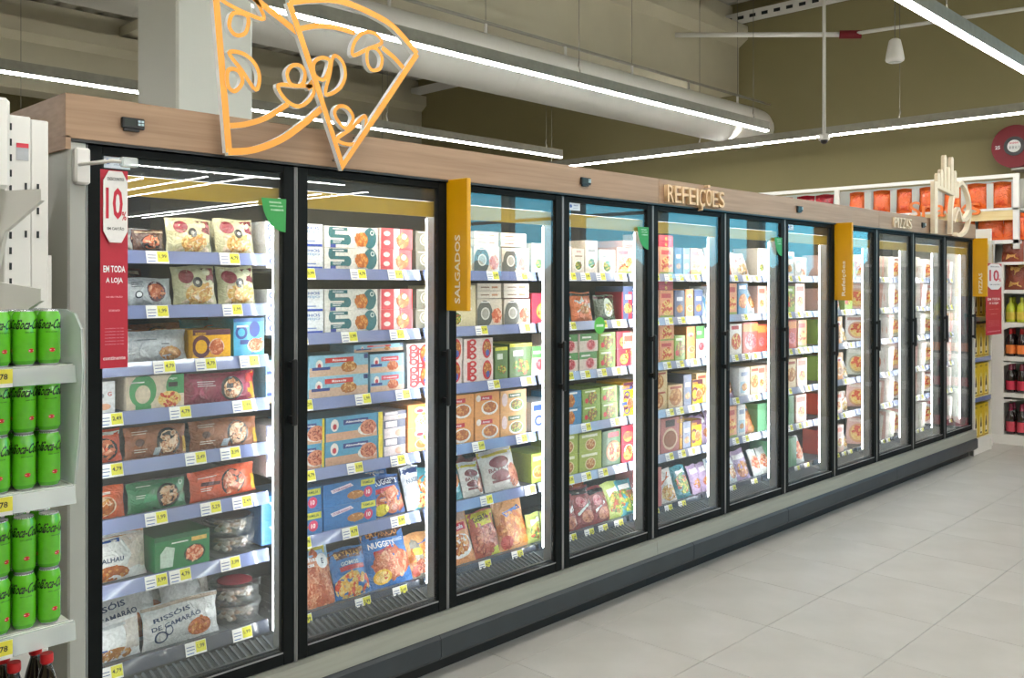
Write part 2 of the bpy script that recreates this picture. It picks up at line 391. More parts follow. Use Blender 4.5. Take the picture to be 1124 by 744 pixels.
# design: kind, base, description, art, extra(top/side)
D = {
 'silver_round': ('bag', 'C3C9CF', 'silver bag with round picture of fried fingers', [('e', .64, .5, .36, .36, '5A2A3C'), ('f', .64, .5, .3, .3, 12, 'saus'), ('e', .25, .38, .13, .13, '3A4048'), ('e', .25, .38, .09, .09, 'D8DCE0'), *LINES(.25, .8, '6A7078')]),
 'dark_tray': ('bag', '5A3A32', 'clear bag showing a dark tray of fried shrimp', [('e', .5, .4, .45, .32, '2A1A18'), ('f', .5, .42, .4, .3, 16, 'shrimp'), ('r', .05, .82, .95, .93, 'B8A890')]),
 'cream_pouch': ('bag', 'CBC8A2', 'cream and maroon pouch with pasta window', [('p', [(.08, .95), (.5, .96), (.42, .62), (.1, .6)], 'D6D5B4'), ('e', .28, .72, .2, .18, '8A1A36'), ('p', [(.6, .95), (.97, .95), (.97, .55), (.75, .6)], '7A1730'), ('e', .78, .82, .12, .1, 'D6D5B4'), ('p', [(.15, .05), (.92, .05), (.95, .5), (.6, .66), (.2, .48)], 'E8D6B8'), ('f', .55, .28, .4, .26, 30, 'pasta'), ('e', .52, .55, .13, .13, '2A2A2A'), ('e', .52, .55, .05, .05, 'C8C8C0')]),
 'teal_pouch': ('bag', '2F7F86', 'teal and silver bag end', [('p', [(.4, 0), (1, 0), (1, 1), (.3, 1)], 'B9C2C8'), *LINES(.65, .7, '5A646C')]),
 'silver_fish': ('bag', 'C6CBD1', 'plain silver bag with breaded fish at its foot', [('f', .72, .25, .42, .22, 14, 'fish'), ('r', .2, .68, .5, .72, '8A9098'), ('r', .56, .52, .7, .56, '6A7078'), ('p', [(.0, .0), (.08, .0), (.12, 1), (.02, 1)], 'E8EAEC')]),
 'yellow_box': ('box', 'F3B416', 'yellow box with purple arches and a picture of fried fingers', [('r', 0, .8, 1, 1, '5A1F3A'), ('e', .22, .4, .36, .4, '5A1F3A', .62), ('r', .55, .62, .95, .74, 'F3B416'), ('r', .66, .05, .76, .7, 'F3B416'), ('e', .62, .38, .3, .3, 'E8C8B8'), ('f', .62, .36, .28, .3, 12, 'saus'), ('t', .2, .86, .09, 'RISSOIS', 'F3B416')]),
 'blue_swirl': ('box', '3FA6CF', 'bright blue box with a navy swirl and nuggets', [('r', 0, .9, 1, 1, '1F5FA0'), ('e', .25, .62, .2, .2, '1F3F8A', .6), ('r', .2, .3, .5, .42, '1F3F8A'), ('e', .68, .7, .18, .24, '1F3F8A'), ('e', .72, .26, .28, .2, 'F0EDE4'), ('f', .72, .28, .26, .2, 14, 'saus'), ('r', .08, .76, .45, .81, 'FFFFFF')]),
 'white_g': ('box', 'DCDEE0', 'narrow white box with small grey pictures', [('t', .75, .6, .14, 'G', 'C02030'), ('e', .3, .55, .2, .14, '8A9098'), ('e', .5, .2, .3, .15, 'D8A080')]),
 'green_arch': ('box', 'E6D6BE', 'cream box with green arches around a vegetable dish', [('e', .28, .55, .42, .5, '3E9A5A'), ('e', .28, .45, .24, .28, 'E6D6BE'), ('e', .9, .62, .4, .45, '3E9A5A'), ('r', .15, .0, .42, .12, '3E9A5A'), ('r', .62, .0, 1, .4, 'F0DCC0'), ('f', .74, .25, .4, .26, 26, 'pizza'), ('r', .72, .62, .88, .76, '1A1A1A'), ('r', .08, .8, .3, .84, 'FFFFFF'), ('t', .8, .86, .08, 'vegan', 'D8F0D8')]),
 'maroon_bag': ('bag', '981A44', 'maroon bag with a dish of chestnuts, yellow end', [('r', .88, .05, .98, .95, 'D8A820'), ('p', [(.08, .15), (.3, .15), (.24, .8), (.08, .8)], 'B8305A'), ('e', .64, .45, .44, .4, '221014'), ('f', .64, .42, .36, .34, 12, 'bean'), *LINES(.28, .7, 'F0D0DA'), ('r', .86, .6, .98, .9, 'C02020')]),
 'orange_nut': ('bag', 'E0522A', 'orange-red bag with a dish of toasted nuts', [('r', .0, .82, 1, .92, 'F0EDE4'), ('e', .6, .38, .5, .36, '2A1A14'), ('f', .6, .38, .42, .32, 12, 'saus')]),
 'brown_nut': ('bag', '9A5A34', 'brown bag with a black dish of pale beans', [('e', .68, .46, .44, .42, '1E1410'), ('f', .68, .46, .36, .36, 12, 'bean'), ('e', .2, .5, .14, .12, '5A2E1A'), *LINES(.22, .84, 'E8D0BC', 2), *LINES(.22, .28, 'F0E0D0', 2, .1), ('p', [(.42, .08), (.52, .06), (.54, .3), (.44, .3)], 'B8BCC0'), ('r', .93, .1, .99, .6, 'D8A820')]),
 'orange_box': ('bag', 'E5602A', 'orange bag with a small bowl of nuggets', [('e', .55, .4, .42, .3, 'F0C8A0'), ('f', .55, .4, .38, .28, 14, 'nug'), ('r', .15, .75, .7, .82, 'F8E0D0')]),
 'green_nut': ('bag', '16794A', 'green bag with a black dish of pale beans', [('e', .66, .46, .44, .4, '101A14'), ('f', .66, .46, .36, .34, 14, 'bean'), *LINES(.25, .84, 'D8F0DC', 1), *LINES(.2, .55, 'D8F0DC', 2, .1), ('e', .9, .84, .09, .09, 'C8E8D0', .5), ('p', [(.2, .3), (.42, .35), (.44, .5), (.26, .6)], '2A9A62')]),
 'orange_shrimp': ('bag', 'E2572B', 'orange bag with a dark dish of shrimp and yellow end', [('e', .62, .45, .46, .42, '2A1612'), ('f', .62, .45, .42, .38, 18, 'shrimp'), *LINES(.24, .76, 'F8E4D8', 1, .14), *LINES(.2, .4, 'F8E4D8', 2, .08), ('r', .92, .08, .99, .6, 'D8A820'), ('p', [(.12, .5), (.4, .46), (.42, .56), (.14, .62)], '5A2018')]),
 'white_cod': ('bag', 'F1F1F0', 'white and blue bag of cod pastries', [('p', [(.0, .76), (.66, .8), (.66, .88), (.0, .84)], '2458A8'), ('r', 0, .9, 1, 1, 'D89A6A'), ('t', .2, .56, .07, 'PATANISCAS', '2A3F66', .3), ('t', .38, .45, .1, 'DE BACALHAU', '2A3F66', .6), ('p', [(.68, .1), (1, .2), (1, .95), (.68, .9)], 'E8D8CC'), ('f', .5, .16, .45, .18, 18, 'nug')]),
 'green_tray': ('box', '1F7F48', 'green tray pack with a picture of prawns and rice', [('r', 0, .86, 1, 1, '14603A'), ('p', [(.1, .1), (.32, .08), (.36, .62), (.2, .7), (.1, .5)], 'CFE4D4'), ('r', .3, .74, .6, .78, 'F0F6F0'), ('e', .72, .36, .34, .26, '123A24'), ('f', .72, .36, .3, .24, 22, 'shrimp'), ('r', .66, .72, .94, .84, 'E8C060')]),
 'white_croq': ('bag', 'E9EBEC', 'white bag with a big croquette picture', [('f', .6, .14, .5, .2, 16, 'fish'), ('r', .0, .82, .8, .9, 'C8CCD0'), ('t', .18, .42, .1, 'E', '2A3F66'), ('r', .1, .3, .5, .34, '3A5A9A'), ('p', [(.7, .1), (1, .2), (1, .95), (.74, .9)], 'D8D0C8')]),
 'rissois': ('bag', 'D4D7D9', 'clear and silver bag of shrimp turnovers', [('t', .36, .72, .13, 'RISSÓIS', '2A3F66', .5, .12), ('t', .42, .54, .13, 'DE CAMARÃO', '2A3F66', .66, .12), ('e', .2, .25, .16, .14, '2A3F66', .75), ('e', .3, .38, .1, .12, '2A3F66', .75), ('f', .72, .28, .34, .22, 10, 'nug'), ('r', .0, .9, 1, .98, 'B8A898')]),
 'white_blue': ('box', 'EEF0F2', 'white box end with blue lettering', [('t', .5, .82, .13, 'BOLINHOS', '3A66B8', .8), ('t', .5, .64, .13, 'DE QUEIJO', '7AA6D0', .8), ('r', .1, .18, .35, .24, '3A5AB8'), ('r', .55, .2, .8, .25, '6A8AC8'), ('r', .05, .0, .98, .1, '2A50C0')]),
 'white_curl': ('box', 'EEF0F4', 'white box with looping navy curls', [('e', .45, .3, .3, .2, '24409A', .72), ('e', .62, .42, .2, .2, '24409A', .7), ('e', .35, .75, .28, .18, '24409A', .72)]),
 'teal_s': ('box', 'EDEBE4', 'white and teal box with a heap of golden nuggets', [('r', .08, .8, .42, .96, '2C6E78'), ('e', .13, .72, .2, .26, '2C6E78'), ('r', .1, .46, .44, .62, '2C6E78'), ('e', .42, .38, .2, .24, '2C6E78'), ('r', .1, .16, .44, .36, '2C6E78'), ('r', .1, .0, .2, .16, '3A4FA8'), ('r', .2, .66, .42, .76, 'EDEBE4'), ('e', .84, .5, .4, .5, '2C6E78'), ('f', .68, .42, .4, .36, 26, 'nug'), ('e', .88, .76, .12, .12, 'D8E8E4', .6), ('r', .14, .86, .34, .9, 'FFFFFF'), ('r', .14, .3, .3, .33, 'FFFFFF'), ('r', .14, .22, .28, .25, 'FFFFFF')]),
 'pink_e': ('box', 'F3D9D6', 'pink and red box with a round nugget picture', [('r', .04, .0, .42, 1, 'E0505A'), ('e', .22, .74, .2, .12, 'F3D9D6'), ('e', .22, .3, .2, .12, 'F3D9D6'), ('r', .6, .0, 1, 1, 'D8363E'), ('f', .7, .42, .42, .38, 22, 'nug'), ('e', .74, .62, .16, .14, 'F6E0D4')]),
 'seal': ('box', '6E6A5E', 'dark olive box with a round seal', [('e', .5, .55, .34, .3, 'C8C2B0', .8), ('e', .5, .55, .2, .18, 'B0AA98'), ('r', .1, .9, .9, .96, 'B8B09C')]),
 'blue_snack': ('box', '8FC4DC', 'pale blue box with red banner', [('r', 0, 0, 1, .42, 'D8B49A'), ('r', .26, .62, .74, .86, 'D83A3A'), ('t', .5, .74, .11, 'Rissois', 'FFFFFF', .24), ('e', .16, .55, .2, .24, 'F0E8E0'), ('e', .16, .5, .1, .12, 'C83A4A'), ('r', .04, .3, .34, .44, '2A3F8A'), ('f', .66, .38, .5, .28, 26, 'pie'), ('r', .92, .74, .99, .96, '26407A')]),
 'blue_snack2': ('box', '86BAD6', 'pale blue box with a pink banner and sausages', [('r', 0, 0, 1, .3, 'D8B49A'), ('r', .32, .6, .84, .84, 'E0586A'), ('t', .58, .72, .11, 'Croquetes', 'FFFFFF', .4), ('e', .18, .6, .18, .24, 'F0E8E0'), ('e', .18, .56, .1, .12, 'C83A4A'), ('r', .02, .34, .34, .48, '2A3F8A'), ('f', .66, .34, .4, .26, 16, 'saus')]),
 'red_e': ('box', 'F4E2DC', 'white and red box with looping red band and nuggets', [('e', .28, .82, .26, .16, 'D8303A', .45), ('e', .28, .5, .26, .16, 'D8303A', .45), ('e', .28, .18, .26, .16, 'D8303A', .45), ('r', .1, .08, .2, .92, 'D8303A'), ('e', .78, .5, .3, .46, 'D8303A'), ('f', .78, .56, .26, .3, 16, 'nug'), ('e', .8, .3, .12, .16, '4A5AA8')]),
 'blue_ball': ('box', '4FA0C8', 'blue box of meatballs with a yellow edge', [('r', 0, 0, .9, .34, 'D8A88A'), ('r', .3, .62, .74, .84, '24408A'), ('t', .52, .73, .12, 'Almondegas', 'FFFFFF', .36), ('e', .15, .66, .2, .26, 'F0E8E0'), ('e', .15, .6, .1, .12, 'C83A4A'), ('e', .72, .34, .5, .26, 'F0EEE8'), ('f', .74, .42, .46, .34, 16, 'meat'), ('r', .92, 0, 1, 1, 'E6D23A')]),
 'pink_white': ('box', 'ECDDE0', 'pale pink and slate box', [('r', .0, .55, 1, 1, '5A5F7A'), ('r', .06, .6, .6, .95, 'F0E8EC'), ('e', .7, .25, .3, .2, 'D8A890')]),
 'orange_tall': ('box', 'EE9A4A', 'orange box with a pie picture', [('e', .6, .3, .4, .22, 'F0D8B0'), ('f', .6, .3, .36, .2, 14, 'pie'), ('e', .5, .75, .3, .14, 'F0E8E0'), ('e', .5, .72, .2, .08, 'C83A4A')]),
 'fish_finger': ('box', '2F7AC0', 'blue fish finger box with yellow flash', [('p', [(.12, .72), (.5, .9), (.56, .76), (.16, .56)], 'F0E4F0'), ('t', .34, .72, .1, 'DOURADINHOS', '9A3A7A', .34, .12), ('f', .6, .34, .5, .2, 10, 'fish'), ('r', .7, .66, .98, .94, 'D8D84A'), ('t', .84, .8, .12, 'FAMILIA', '2A5A2A', .2), ('e', .84, .36, .24, .24, 'D83A6A'), ('t', .84, .36, .2, '10', 'FFFFFF')]),
 'blue_bag': ('bag', '3A66A8', 'blue bag with fried strips and bold lettering', [('r', .0, .74, 1, .96, '1F3468'), ('t', .5, .84, .14, 'NUGGETS', 'E8EEF8', .8), ('r', .1, .58, .8, .7, 'C02A3A'), ('f', .55, .34, .5, .34, 20, 'saus'), ('e', .22, .18, .2, .14, 'E6D23A')]),
 'white_nu': ('bag', 'DDE4EE', 'white bag with navy lettering', [('r', .0, .82, 1, .97, '2A4A8A'), ('t', .5, .66, .1, 'NUGGETS', '3A4A6A', .7), ('p', [(.1, .1), (.9, .1), (.9, .5), (.1, .55)], 'F0F2F6')]),
 'sausage': ('bag', 'A8D0EA', 'pale blue bag full of orange sausages', [('p', [(.0, .86), (.9, .8), (.95, .98), (0, 1)], 'E8DC4A'), ('f', .5, .3, .62, .55, 60, 'saus'), ('t', .4, .72, .07, 'Salsichas', 'FFFFFF', .6), ('t', .4, .64, .06, 'Frescas', 'FFFFFF', .4), ('e', .8, .68, .14, .14, 'F4F6F8'), ('t', .8, .68, .08, 'E', '2A3F66')]),
 'blue_fries': ('bag', '2F6FB4', 'blue and brown bag of potato wedges', [('r', 0, .78, 1, .97, '5A2E1E'), ('t', .5, .87, .1, 'BATATAS', 'F0C070', .7), ('t', .5, .68, .08, 'GOMOS', 'E8F0F8', .5), ('r', .2, .54, .9, .63, 'B82A3A'), ('f', .5, .24, .55, .32, 30, 'pizza')]),
 'nuggets': ('bag', '2D74C2', 'big blue bag of chicken nuggets', [('r', 0, .8, 1, .97, '5A2E1E'), ('t', .48, .89, .11, 'EM PANADO', 'F0A050', .7), ('t', .4, .7, .1, 'NUGGETS', 'F4F6F8', .6), ('t', .8, .74, .06, 'FRANGO', 'CFE0F0', .24), ('p', [(.18, .5), (.6, .58), (.6, .68), (.18, .6)], 'C02A3A'), ('f', .56, .36, .48, .28, 34, 'saus'), ('e', .28, .18, .2, .13, 'E8B83A'), ('f', .28, .18, .16, .1, 8, 'pizza')]),
 'grey_bag': ('bag', '9A9486', 'grey patterned bag with a yellow label', [('e', .4, .6, .3, .16, 'D8DA3A'), ('f', .5, .25, .4, .3, 24, 'meat')]),
 'cream_dish': ('box', 'DED0A8', 'cream box with a noodle dish', [('e', .5, .4, .4, .34, 'F0E4C8'), ('f', .5, .4, .36, .3, 26, 'veg'), ('r', .1, .8, .9, .92, 'F4ECD8')]),
 'seal_c': ('box', 'DCD0BE', 'cream box with a dark arch, round seal and seafood', [('e', .3, .42, .42, .52, '55564E'), ('r', .0, .0, .3, .4, '55564E'), ('e', .32, .45, .24, .24, 'DCD8CC'), ('e', .32, .45, .18, .18, 'A8A498'), ('f', .78, .36, .28, .3, 18, 'shrimp'), ('r', .14, .86, .5, .9, 'F0F0EC')]),
 'cream_flat': ('box', 'E2D6C6', 'cream box lying flat', [('r', .15, .4, .5, .55, '8A6A5A'), ('r', .6, .35, .85, .6, 'C88A6A')]),
 'green_y': ('box', '5E7F4A', 'green box with a yellow top edge', [('r', 0, .9, 1, 1, 'D8DA3A'), ('r', .15, .62, .6, .8, 'D8E0D0'), ('f', .5, .3, .4, .28, 20, 'veg')], 'D8DA3A'),
 'orange_plate': ('box', 'F0A45A', 'orange ready-meal box with a white plate', [('r', .18, .66, .7, .84, 'D0303A'), ('t', .44, .75, .1, 'Arroz', 'FFFFFF', .3), ('e', .14, .76, .14, .14, 'F4E8E0'), ('e', .6, .32, .5, .3, 'F4F0E8'), ('f', .6, .34, .42, .24, 26, 'nug')]),
 'orange_plate2': ('box', 'EAB070', 'orange and green ready-meal box with a rice dish', [('r', .3, .66, .8, .86, '4F6B38'), ('t', .55, .76, .1, 'Legumes', 'FFFFFF', .36), ('e', .15, .6, .18, .3, 'F0D8D8'), ('e', .6, .32, .46, .28, 'F4F0E8'), ('f', .62, .34, .4, .24, 26, 'veg')]),
 'teal_bag': ('bag', '4FA6B8', 'teal bag with orange pieces', [('p', [(.1, .6), (.9, .8), (.9, .5), (.1, .3)], 'E8F0EE'), ('f', .6, .55, .34, .3, 14, 'nug'), ('f', .35, .2, .3, .2, 12, 'pizza')]),
 'brown_white': ('bag', 'D9D6D2', 'white bag with big maroon lettering', [('r', 0, .84, 1, .97, 'DCC83A'), ('e', .5, .66, .34, .14, '7A2030'), ('t', .5, .5, .1, 'BATATAS', '7A2030', .7), ('e', .45, .36, .3, .12, '7A2030'), ('r', .2, .2, .7, .26, '7A2030'), ('f', .85, .3, .2, .3, 12, 'meat')]),
 'orange_meal': ('bag', 'EE9F62', 'orange bag with a plate of stew', [('r', .1, .8, .95, .97, 'D8A88A'), ('r', .3, .62, .88, .76, 'C8202E'), ('t', .6, .69, .08, 'A Escolha', 'FFFFFF', .4), ('e', .14, .66, .16, .16, 'E8D23A'), ('e', .56, .34, .42, .24, 'F4F0E8'), ('f', .56, .36, .36, .2, 22, 'nug')]),
 'yellow_meat': ('bag', 'C0604A', 'clear bag of diced meat under a yellow header', [('r', 0, .68, 1, .98, 'E8DA2E'), ('t', .45, .84, .12, 'OFERTA', '3A3A1A', .6), ('f', .5, .36, .5, .42, 50, 'meat'), ('p', [(.6, .02), (.95, .02), (.9, .2), (.7, .16)], 'C8C84A')]),
 'chicken_bag': ('bag', 'E4A468', 'orange bag of golden chicken pieces with a blue flash', [('p', [(.2, .72), (.8, .86), (.9, .78), (.3, .62)], '3A66B0'), ('f', .5, .4, .5, .42, 44, 'nug'), ('e', .2, .16, .18, .16, 'C04A3A'), ('e', .86, .16, .1, .1, 'F0A03A')]),
 'cream_up': ('box', 'EADFD2', 'cream upright box with a small round plate', [('e', .5, .3, .34, .3, 'F6F2EA'), ('f', .5, .3, .28, .24, 16, 'veg'), ('r', .2, .66, .8, .72, '9A8A7A'), ('r', .3, .84, .7, .92, 'C8A8A8')]),
 'orange_white': ('bag', 'E0723A', 'orange bag with a white oval of bread', [('p', [(.2, .3), (.8, .2), (.9, .6), (.5, .85), (.15, .7)], 'EDE6DA'), ('f', .55, .42, .28, .2, 10, 'pie'), ('r', .0, .86, 1, .95, '3A2A22')]),
 'dark_green': ('bag', '4A5A46', 'dark green bag with a pale leafy oval', [('e', .55, .5, .3, .36, 'C8D0B8'), ('f', .55, .5, .24, .28, 16, 'veg'), ('r', .0, .86, 1, .95, '6A1A2A')]),
 'pink_green': ('box', 'E9D6CC', 'cream and green box with pink food', [('r', 0, .6, 1, 1, '5E9A5A'), ('e', .6, .36, .4, .3, 'E8A0A0'), ('f', .6, .36, .34, .26, 18, 'berry'), ('r', .1, .74, .6, .84, 'F0F0E8')]),
 'green_pat': ('box', '8FB04A', 'light green box with mixed vegetables', [('f', .55, .45, .5, .42, 34, 'veg'), ('r', .1, .8, .7, .9, 'E8F0D0'), ('e', .2, .3, .16, .16, 'D8303A')]),
 'red_side': ('box', 'C0304A', 'crimson box with a pizza picture', [('e', .5, .4, .4, .3, 'E8B04A'), ('f', .5, .4, .34, .26, 18, 'pizza')]),
 'blue_brown': ('box', '3A86B8', 'blue box with brown cutlets', [('f', .5, .42, .46, .4, 22, 'nug'), ('r', .1, .82, .8, .93, 'F0F4F8')]),
 'blue_pretzel': ('box', 'D8E2F0', 'white box with a navy loop', [('e', .5, .35, .32, .26, '2A4A9A', .6), ('r', .1, .7, .9, .9, '3A5AB0')]),
 'green_orange': ('box', 'A9B84A', 'lime box with an orange dish', [('e', .5, .36, .44, .32, 'E8D8A0'), ('f', .5, .36, .38, .28, 22, 'pie'), ('r', .1, .76, .8, .9, 'F0F0D0')]),
 'green_dark': ('box', '3F6B3A', 'dark green box with a round pizza', [('e', .62, .4, .42, .36, 'C87A4A'), ('f', .62, .4, .34, .3, 20, 'pizza'), ('r', .3, .8, .9, .94, 'C8203A')]),
 'red_sachet': ('bag', '9A3A3A', 'red and grey sachet with a white stripe', [('p', [(.05, .2), (.9, .55), (.9, .68), (.05, .34)], 'E8E6E4'), ('r', 0, .8, 1, .95, '2A2224'), ('f', .4, .62, .2, .16, 10, 'berry'), ('f', .6, .25, .3, .18, 10, 'meat')]),
 'green_sachet': ('bag', 'B9C86A', 'pale green sachet', [('f', .5, .4, .4, .36, 20, 'veg'), ('p', [(.2, .6), (.8, .7), (.8, .85), (.2, .8)], 'F0F0E8')]),
 'pink_pizza': ('box', 'E6BDB0', 'pink upright box with a round dish', [('e', .5, .36, .4, .3, 'F4E8DC'), ('f', .5, .36, .34, .26, 22, 'pizza'), ('r', .1, .74, .85, .9, 'D86A5A')]),
 'pink_orange': ('box', 'EBA27A', 'orange upright box with a lasagne dish', [('f', .5, .36, .42, .34, 24, 'pizza'), ('r', .1, .72, .8, .88, 'C84A4A'), ('r', 0, .0, 1, .08, '8FA04A')]),
 'navy_pack': ('box', '56648A', 'slate blue box with white type', [('r', .2, .6, .8, .75, 'D8DCE8'), ('f', .5, .3, .34, .24, 12, 'fish')]),
 'burger': ('box', 'C87A78', 'dark pink box with a brown burger', [('e', .5, .38, .4, .34, 'E8C8A8'), ('e', .5, .38, .34, .26, '9A5A3A'), ('r', .25, .74, .75, .94, '3A2A2E')]),
 'cream_loaf': ('box', 'E6C99A', 'cream box with golden loaves', [('f', .5, .45, .5, .4, 14, 'pie'), ('r', .1, .82, .9, .92, 'A84A3A')]),
 'white_blue_bag': ('bag', 'DDE6EC', 'white bag with blue pieces', [('p', [(.1, .2), (.5, .1), (.6, .7), (.15, .8)], '5AA0C8'), ('f', .65, .4, .3, .3, 14, 'pie'), ('r', .1, .85, .9, .93, '3A6AB0')]),
 'white_orange_bag': ('bag', 'E9E2DC', 'white bag with orange flash', [('p', [(.0, .6), (.8, .9), (1, .8), (.1, .45)], 'E06A3A'), ('f', .55, .3, .4, .26, 16, 'pasta')]),
 'teal_leaf_bag': ('bag', '3F8FA0', 'teal bag of frozen greens', [('f', .5, .45, .45, .42, 24, 'veg'), ('p', [(.2, .7), (.8, .75), (.8, .88), (.2, .84)], 'F0F4F4')]),
 'white_carton': ('box', 'E2E6EA', 'white box with pale blue panel', [('r', .1, .1, .9, .5, 'A8C8DC'), ('f', .5, .3, .3, .2, 12, 'fish'), ('r', .15, .7, .8, .84, '8A9AC0')]),
 'lilac_bag': ('bag', 'B49AC0', 'lilac bag with orange pieces', [('f', .5, .35, .4, .3, 18, 'nug'), ('r', .1, .7, .9, .86, 'F0E8F0')]),
 'green_carton': ('box', '5F9A72', 'big plain green ribbed carton', [('r', .1+.16*k, .02, .14+.16*k, .98, '78B088') for k in range(5)]),
 'red_carton': ('box', 'D0483A', 'red and orange carton', [('r', 0, .7, 1, .95, 'E88A3A'), ('f', .5, .36, .4, .3, 18, 'berry')]),
 'clear_berry': ('bag', 'D8DCDC', 'clear bag of reddish fish', [('f', .5, .5, .5, .45, 34, 'shrimp')]),
 'pizza_pink': ('box', 'E0A8A0', 'pink boxed pizza stood on edge', [('e', .5, .45, .42, .38, 'E8C890'), ('f', .5, .45, .36, .34, 26, 'pizza'), ('r', .1, .84, .7, .94, 'F4ECE8')]),
 'pizza_white': ('box', 'EDE6E2', 'white boxed pizza stood on edge', [('e', .5, .42, .42, .36, 'D8946A'), ('f', .5, .42, .36, .32, 26, 'pizza'), ('r', .1, .82, .7, .94, 'C8384A')]),
 'pizza_green': ('box', 'C9D0B0', 'pale green boxed pizza stood on edge', [('e', .5, .45, .42, .38, 'E8C890'), ('f', .5, .45, .36, .34, 26, 'veg'), ('r', .1, .84, .7, .94, 'F4ECE8')]),
}
_mesh = {}
def get_mesh(n, w, h, d, seed=0):
    key = (n, round(w, 2), round(h, 2), round(d, 2), seed % 2)
    if key not in _mesh:
        e = D[n]
        if e[0] == 'box': _mesh[key] = (box_pack(w, h, d, e[1], e[3], top=e[4] if len(e) > 4 else None), w, h)
        else: _mesh[key] = (bag_pack(w, h, d, e[1], e[3], seed=len(_mesh)), w, h)
    return _mesh[key]
ORD = ['first', 'second', 'third', 'fourth', 'fifth', 'sixth', 'seventh', 'eighth', 'ninth', 'tenth', 'eleventh', 'twelfth']
used_labels = {}
def pack(n, x, y, z, w, h, d, where, tilt=0, yaw=0, roll=0, seed=0, flat=False):
    me, mw, mh = get_mesh(n, w, h, d, seed)
    box = D[n][0] == 'box'
    o = bpy.data.objects.new('snack_box' if box else 'food_bag', me); COL.objects.link(o)
    o.location = (x, y, z+.001); o.rotation_euler = (-tilt, roll, yaw)
    o.scale = (w/mw, 1, h/mh)
    label = D[n][2]+', '+where
    used_labels[label] = used_labels.get(label, 0)+1
    return tag(o, label, 'box' if box else 'bag', 'frozen food packs behind the glass doors')

# ================================================================ THE SETTING
XE = 11.4        # end wall
X0, PT = 1.163, .78
fl = struct('floor', MB().box(-5, XE+.2, -22.2, 15.2, -.12, -.004), M['grout'])
tm = MB().box(-.2985, .2985, -.2985, .2985, -.02, 0, b=.0015).mesh('tile', M['tile'])
for i in range(-2, 19):
    for j in range(-11, 2):
        o = obj('tile', tm, None, fl, (.30+.6*i, -.465+.6*j+.6, 0)) if False else None
        t = bpy.data.objects.new('tile', tm); COL.objects.link(t); t.parent = fl; t.location = (.295+.6*i, -.465+.6*j, 0)
# walls
wb = MB().box(XE, XE+.2, -1.7, 15.2, 0, 6.2); struct('wall_end', wb, M['taupe'])
wb = MB()
wb.box(XE, XE+.2, -22.2, -1.7, 0, 1.75); wb.box(XE, XE+.2, -22.2, -1.7, 3.9, 6.2); wb.box(XE, XE+.2, -22.2, -10.2, 1.75, 3.9)
for y in (-3.4, -5.0, -6.6, -8.2, -10.2): wb.box(XE, XE+.2, y, y+.14, 1.75, 3.9)
struct('wall_entrance', wb, M['taupe'])
for k, (a, b) in enumerate([(-3.26, -1.7), (-4.86, -3.4), (-6.46, -5.0), (-8.06, -6.6), (-10.06, -8.2)]):
    wm = MB().box(XE+.08, XE+.1, a, b, 1.75, 3.9)
    wi = struct('window_%d' % (k+1), wm, M['window'])
    fm = MB(); c = (1, 1, 1, 1)
    for (y0, y1, z0, z1) in ((a, a+.05, 1.75, 3.9), (b-.05, b, 1.75, 3.9), (a, b, 1.75, 1.8), (a, b, 3.85, 3.9), (a, b, 2.8, 2.85)): fm.box(XE+.04, XE+.13, y0, y1, z0, z1)
    obj('window_frame', fm, M['black'], wi)
struct('wall_back', MB().box(-5, XE+.2, 15, 15.2, 0, 6.2), M['taupe'])
struct('wall_front', MB().box(-5, XE+.2, -22.2, -22, 0, 6.2), M['dark'])
struct('wall_side', MB().box(-5.2, -5, -22.2, 15.2, 0, 6.2), M['taupe'])
# ceiling: profiled deck
cb = MB(); z = 5.62; prof = []
x = -5
while x < XE:
    prof += [(x, z), (x+.12, z), (x+.17, z+.06), (x+.25, z+.06), (x+.30, z)]
    x += .30
i = cb.vs([(a, -22, c) for a, c in prof]); j = cb.vs([(a, 15, c) for a, c in prof])
for k in range(len(prof)-1): cb.face([i+k, i+k+1, j+k+1, j+k], (1, 1, 1, 1))
cb.box(-5, XE, -22, 15, 5.75, 5.85)
ce = struct('ceiling', cb, M['deck'])
# purlins carrying the deck
for k, y in enumerate((-19, -16, -13.5, -10.8, -8, -5.2, -2.4, .4, 6.2, 8.2, 12.5)):
    p = MB(); p.box(-5, XE, y-.05, y+.05, 5.40, 5.62); p.box(-5, XE, y-.1, y+.1, 5.38, 5.41)
    obj('purlin', p, M['steel'], ce)
for k, x in enumerate((-3.2, -.2, 2.8, 5.8, 8.8)):
    p = MB(); p.box(x-.12, x+.12, -22, 15, 5.36, 5.5); obj('cross_beam', p, M['concrete'], ce)
def beam(y, label):
    m = MB(); h = .25
    poly = [(y-h, 4.37), (y+h, 4.37), (y+h, 5.02), (y+h+.14, 5.12), (y+h+.14, 5.3), (y-h-.14, 5.3), (y-h-.14, 5.12), (y-h, 5.02)]
    m.prism(poly, -5, XE, plane='yz'); m.box(-5, XE, y-.15, y+.15, 5.3, 5.62)
    return struct('ceiling_beam', m, M['concrete'])
beam(3.8, ''); beam(10.6, '')
# column behind the freezers
m = MB().box(2.155, 2.585, 1.4, 1.86, 0, 5.62, b=.012); struct('column', m, M['column'])
# perforated angle along the top of the end wall, pipes
m = MB(); m.box(XE-.16, XE-.005, -10, 14.9, 5.42, 5.46); m.box(XE-.18, XE-.16, -10, 14.9, 5.30, 5.46)
pa = struct('trim_1', m, M['white'])
hm = MB().box(-.003, .003, -.045, .045, -.022, .022).mesh('slot', M['dark'])
for k in range(60):
    s = bpy.data.objects.new('slot', hm); COL.objects.link(s); s.parent = pa; s.location = (XE-.182, 9.0-k*.18, 5.38)

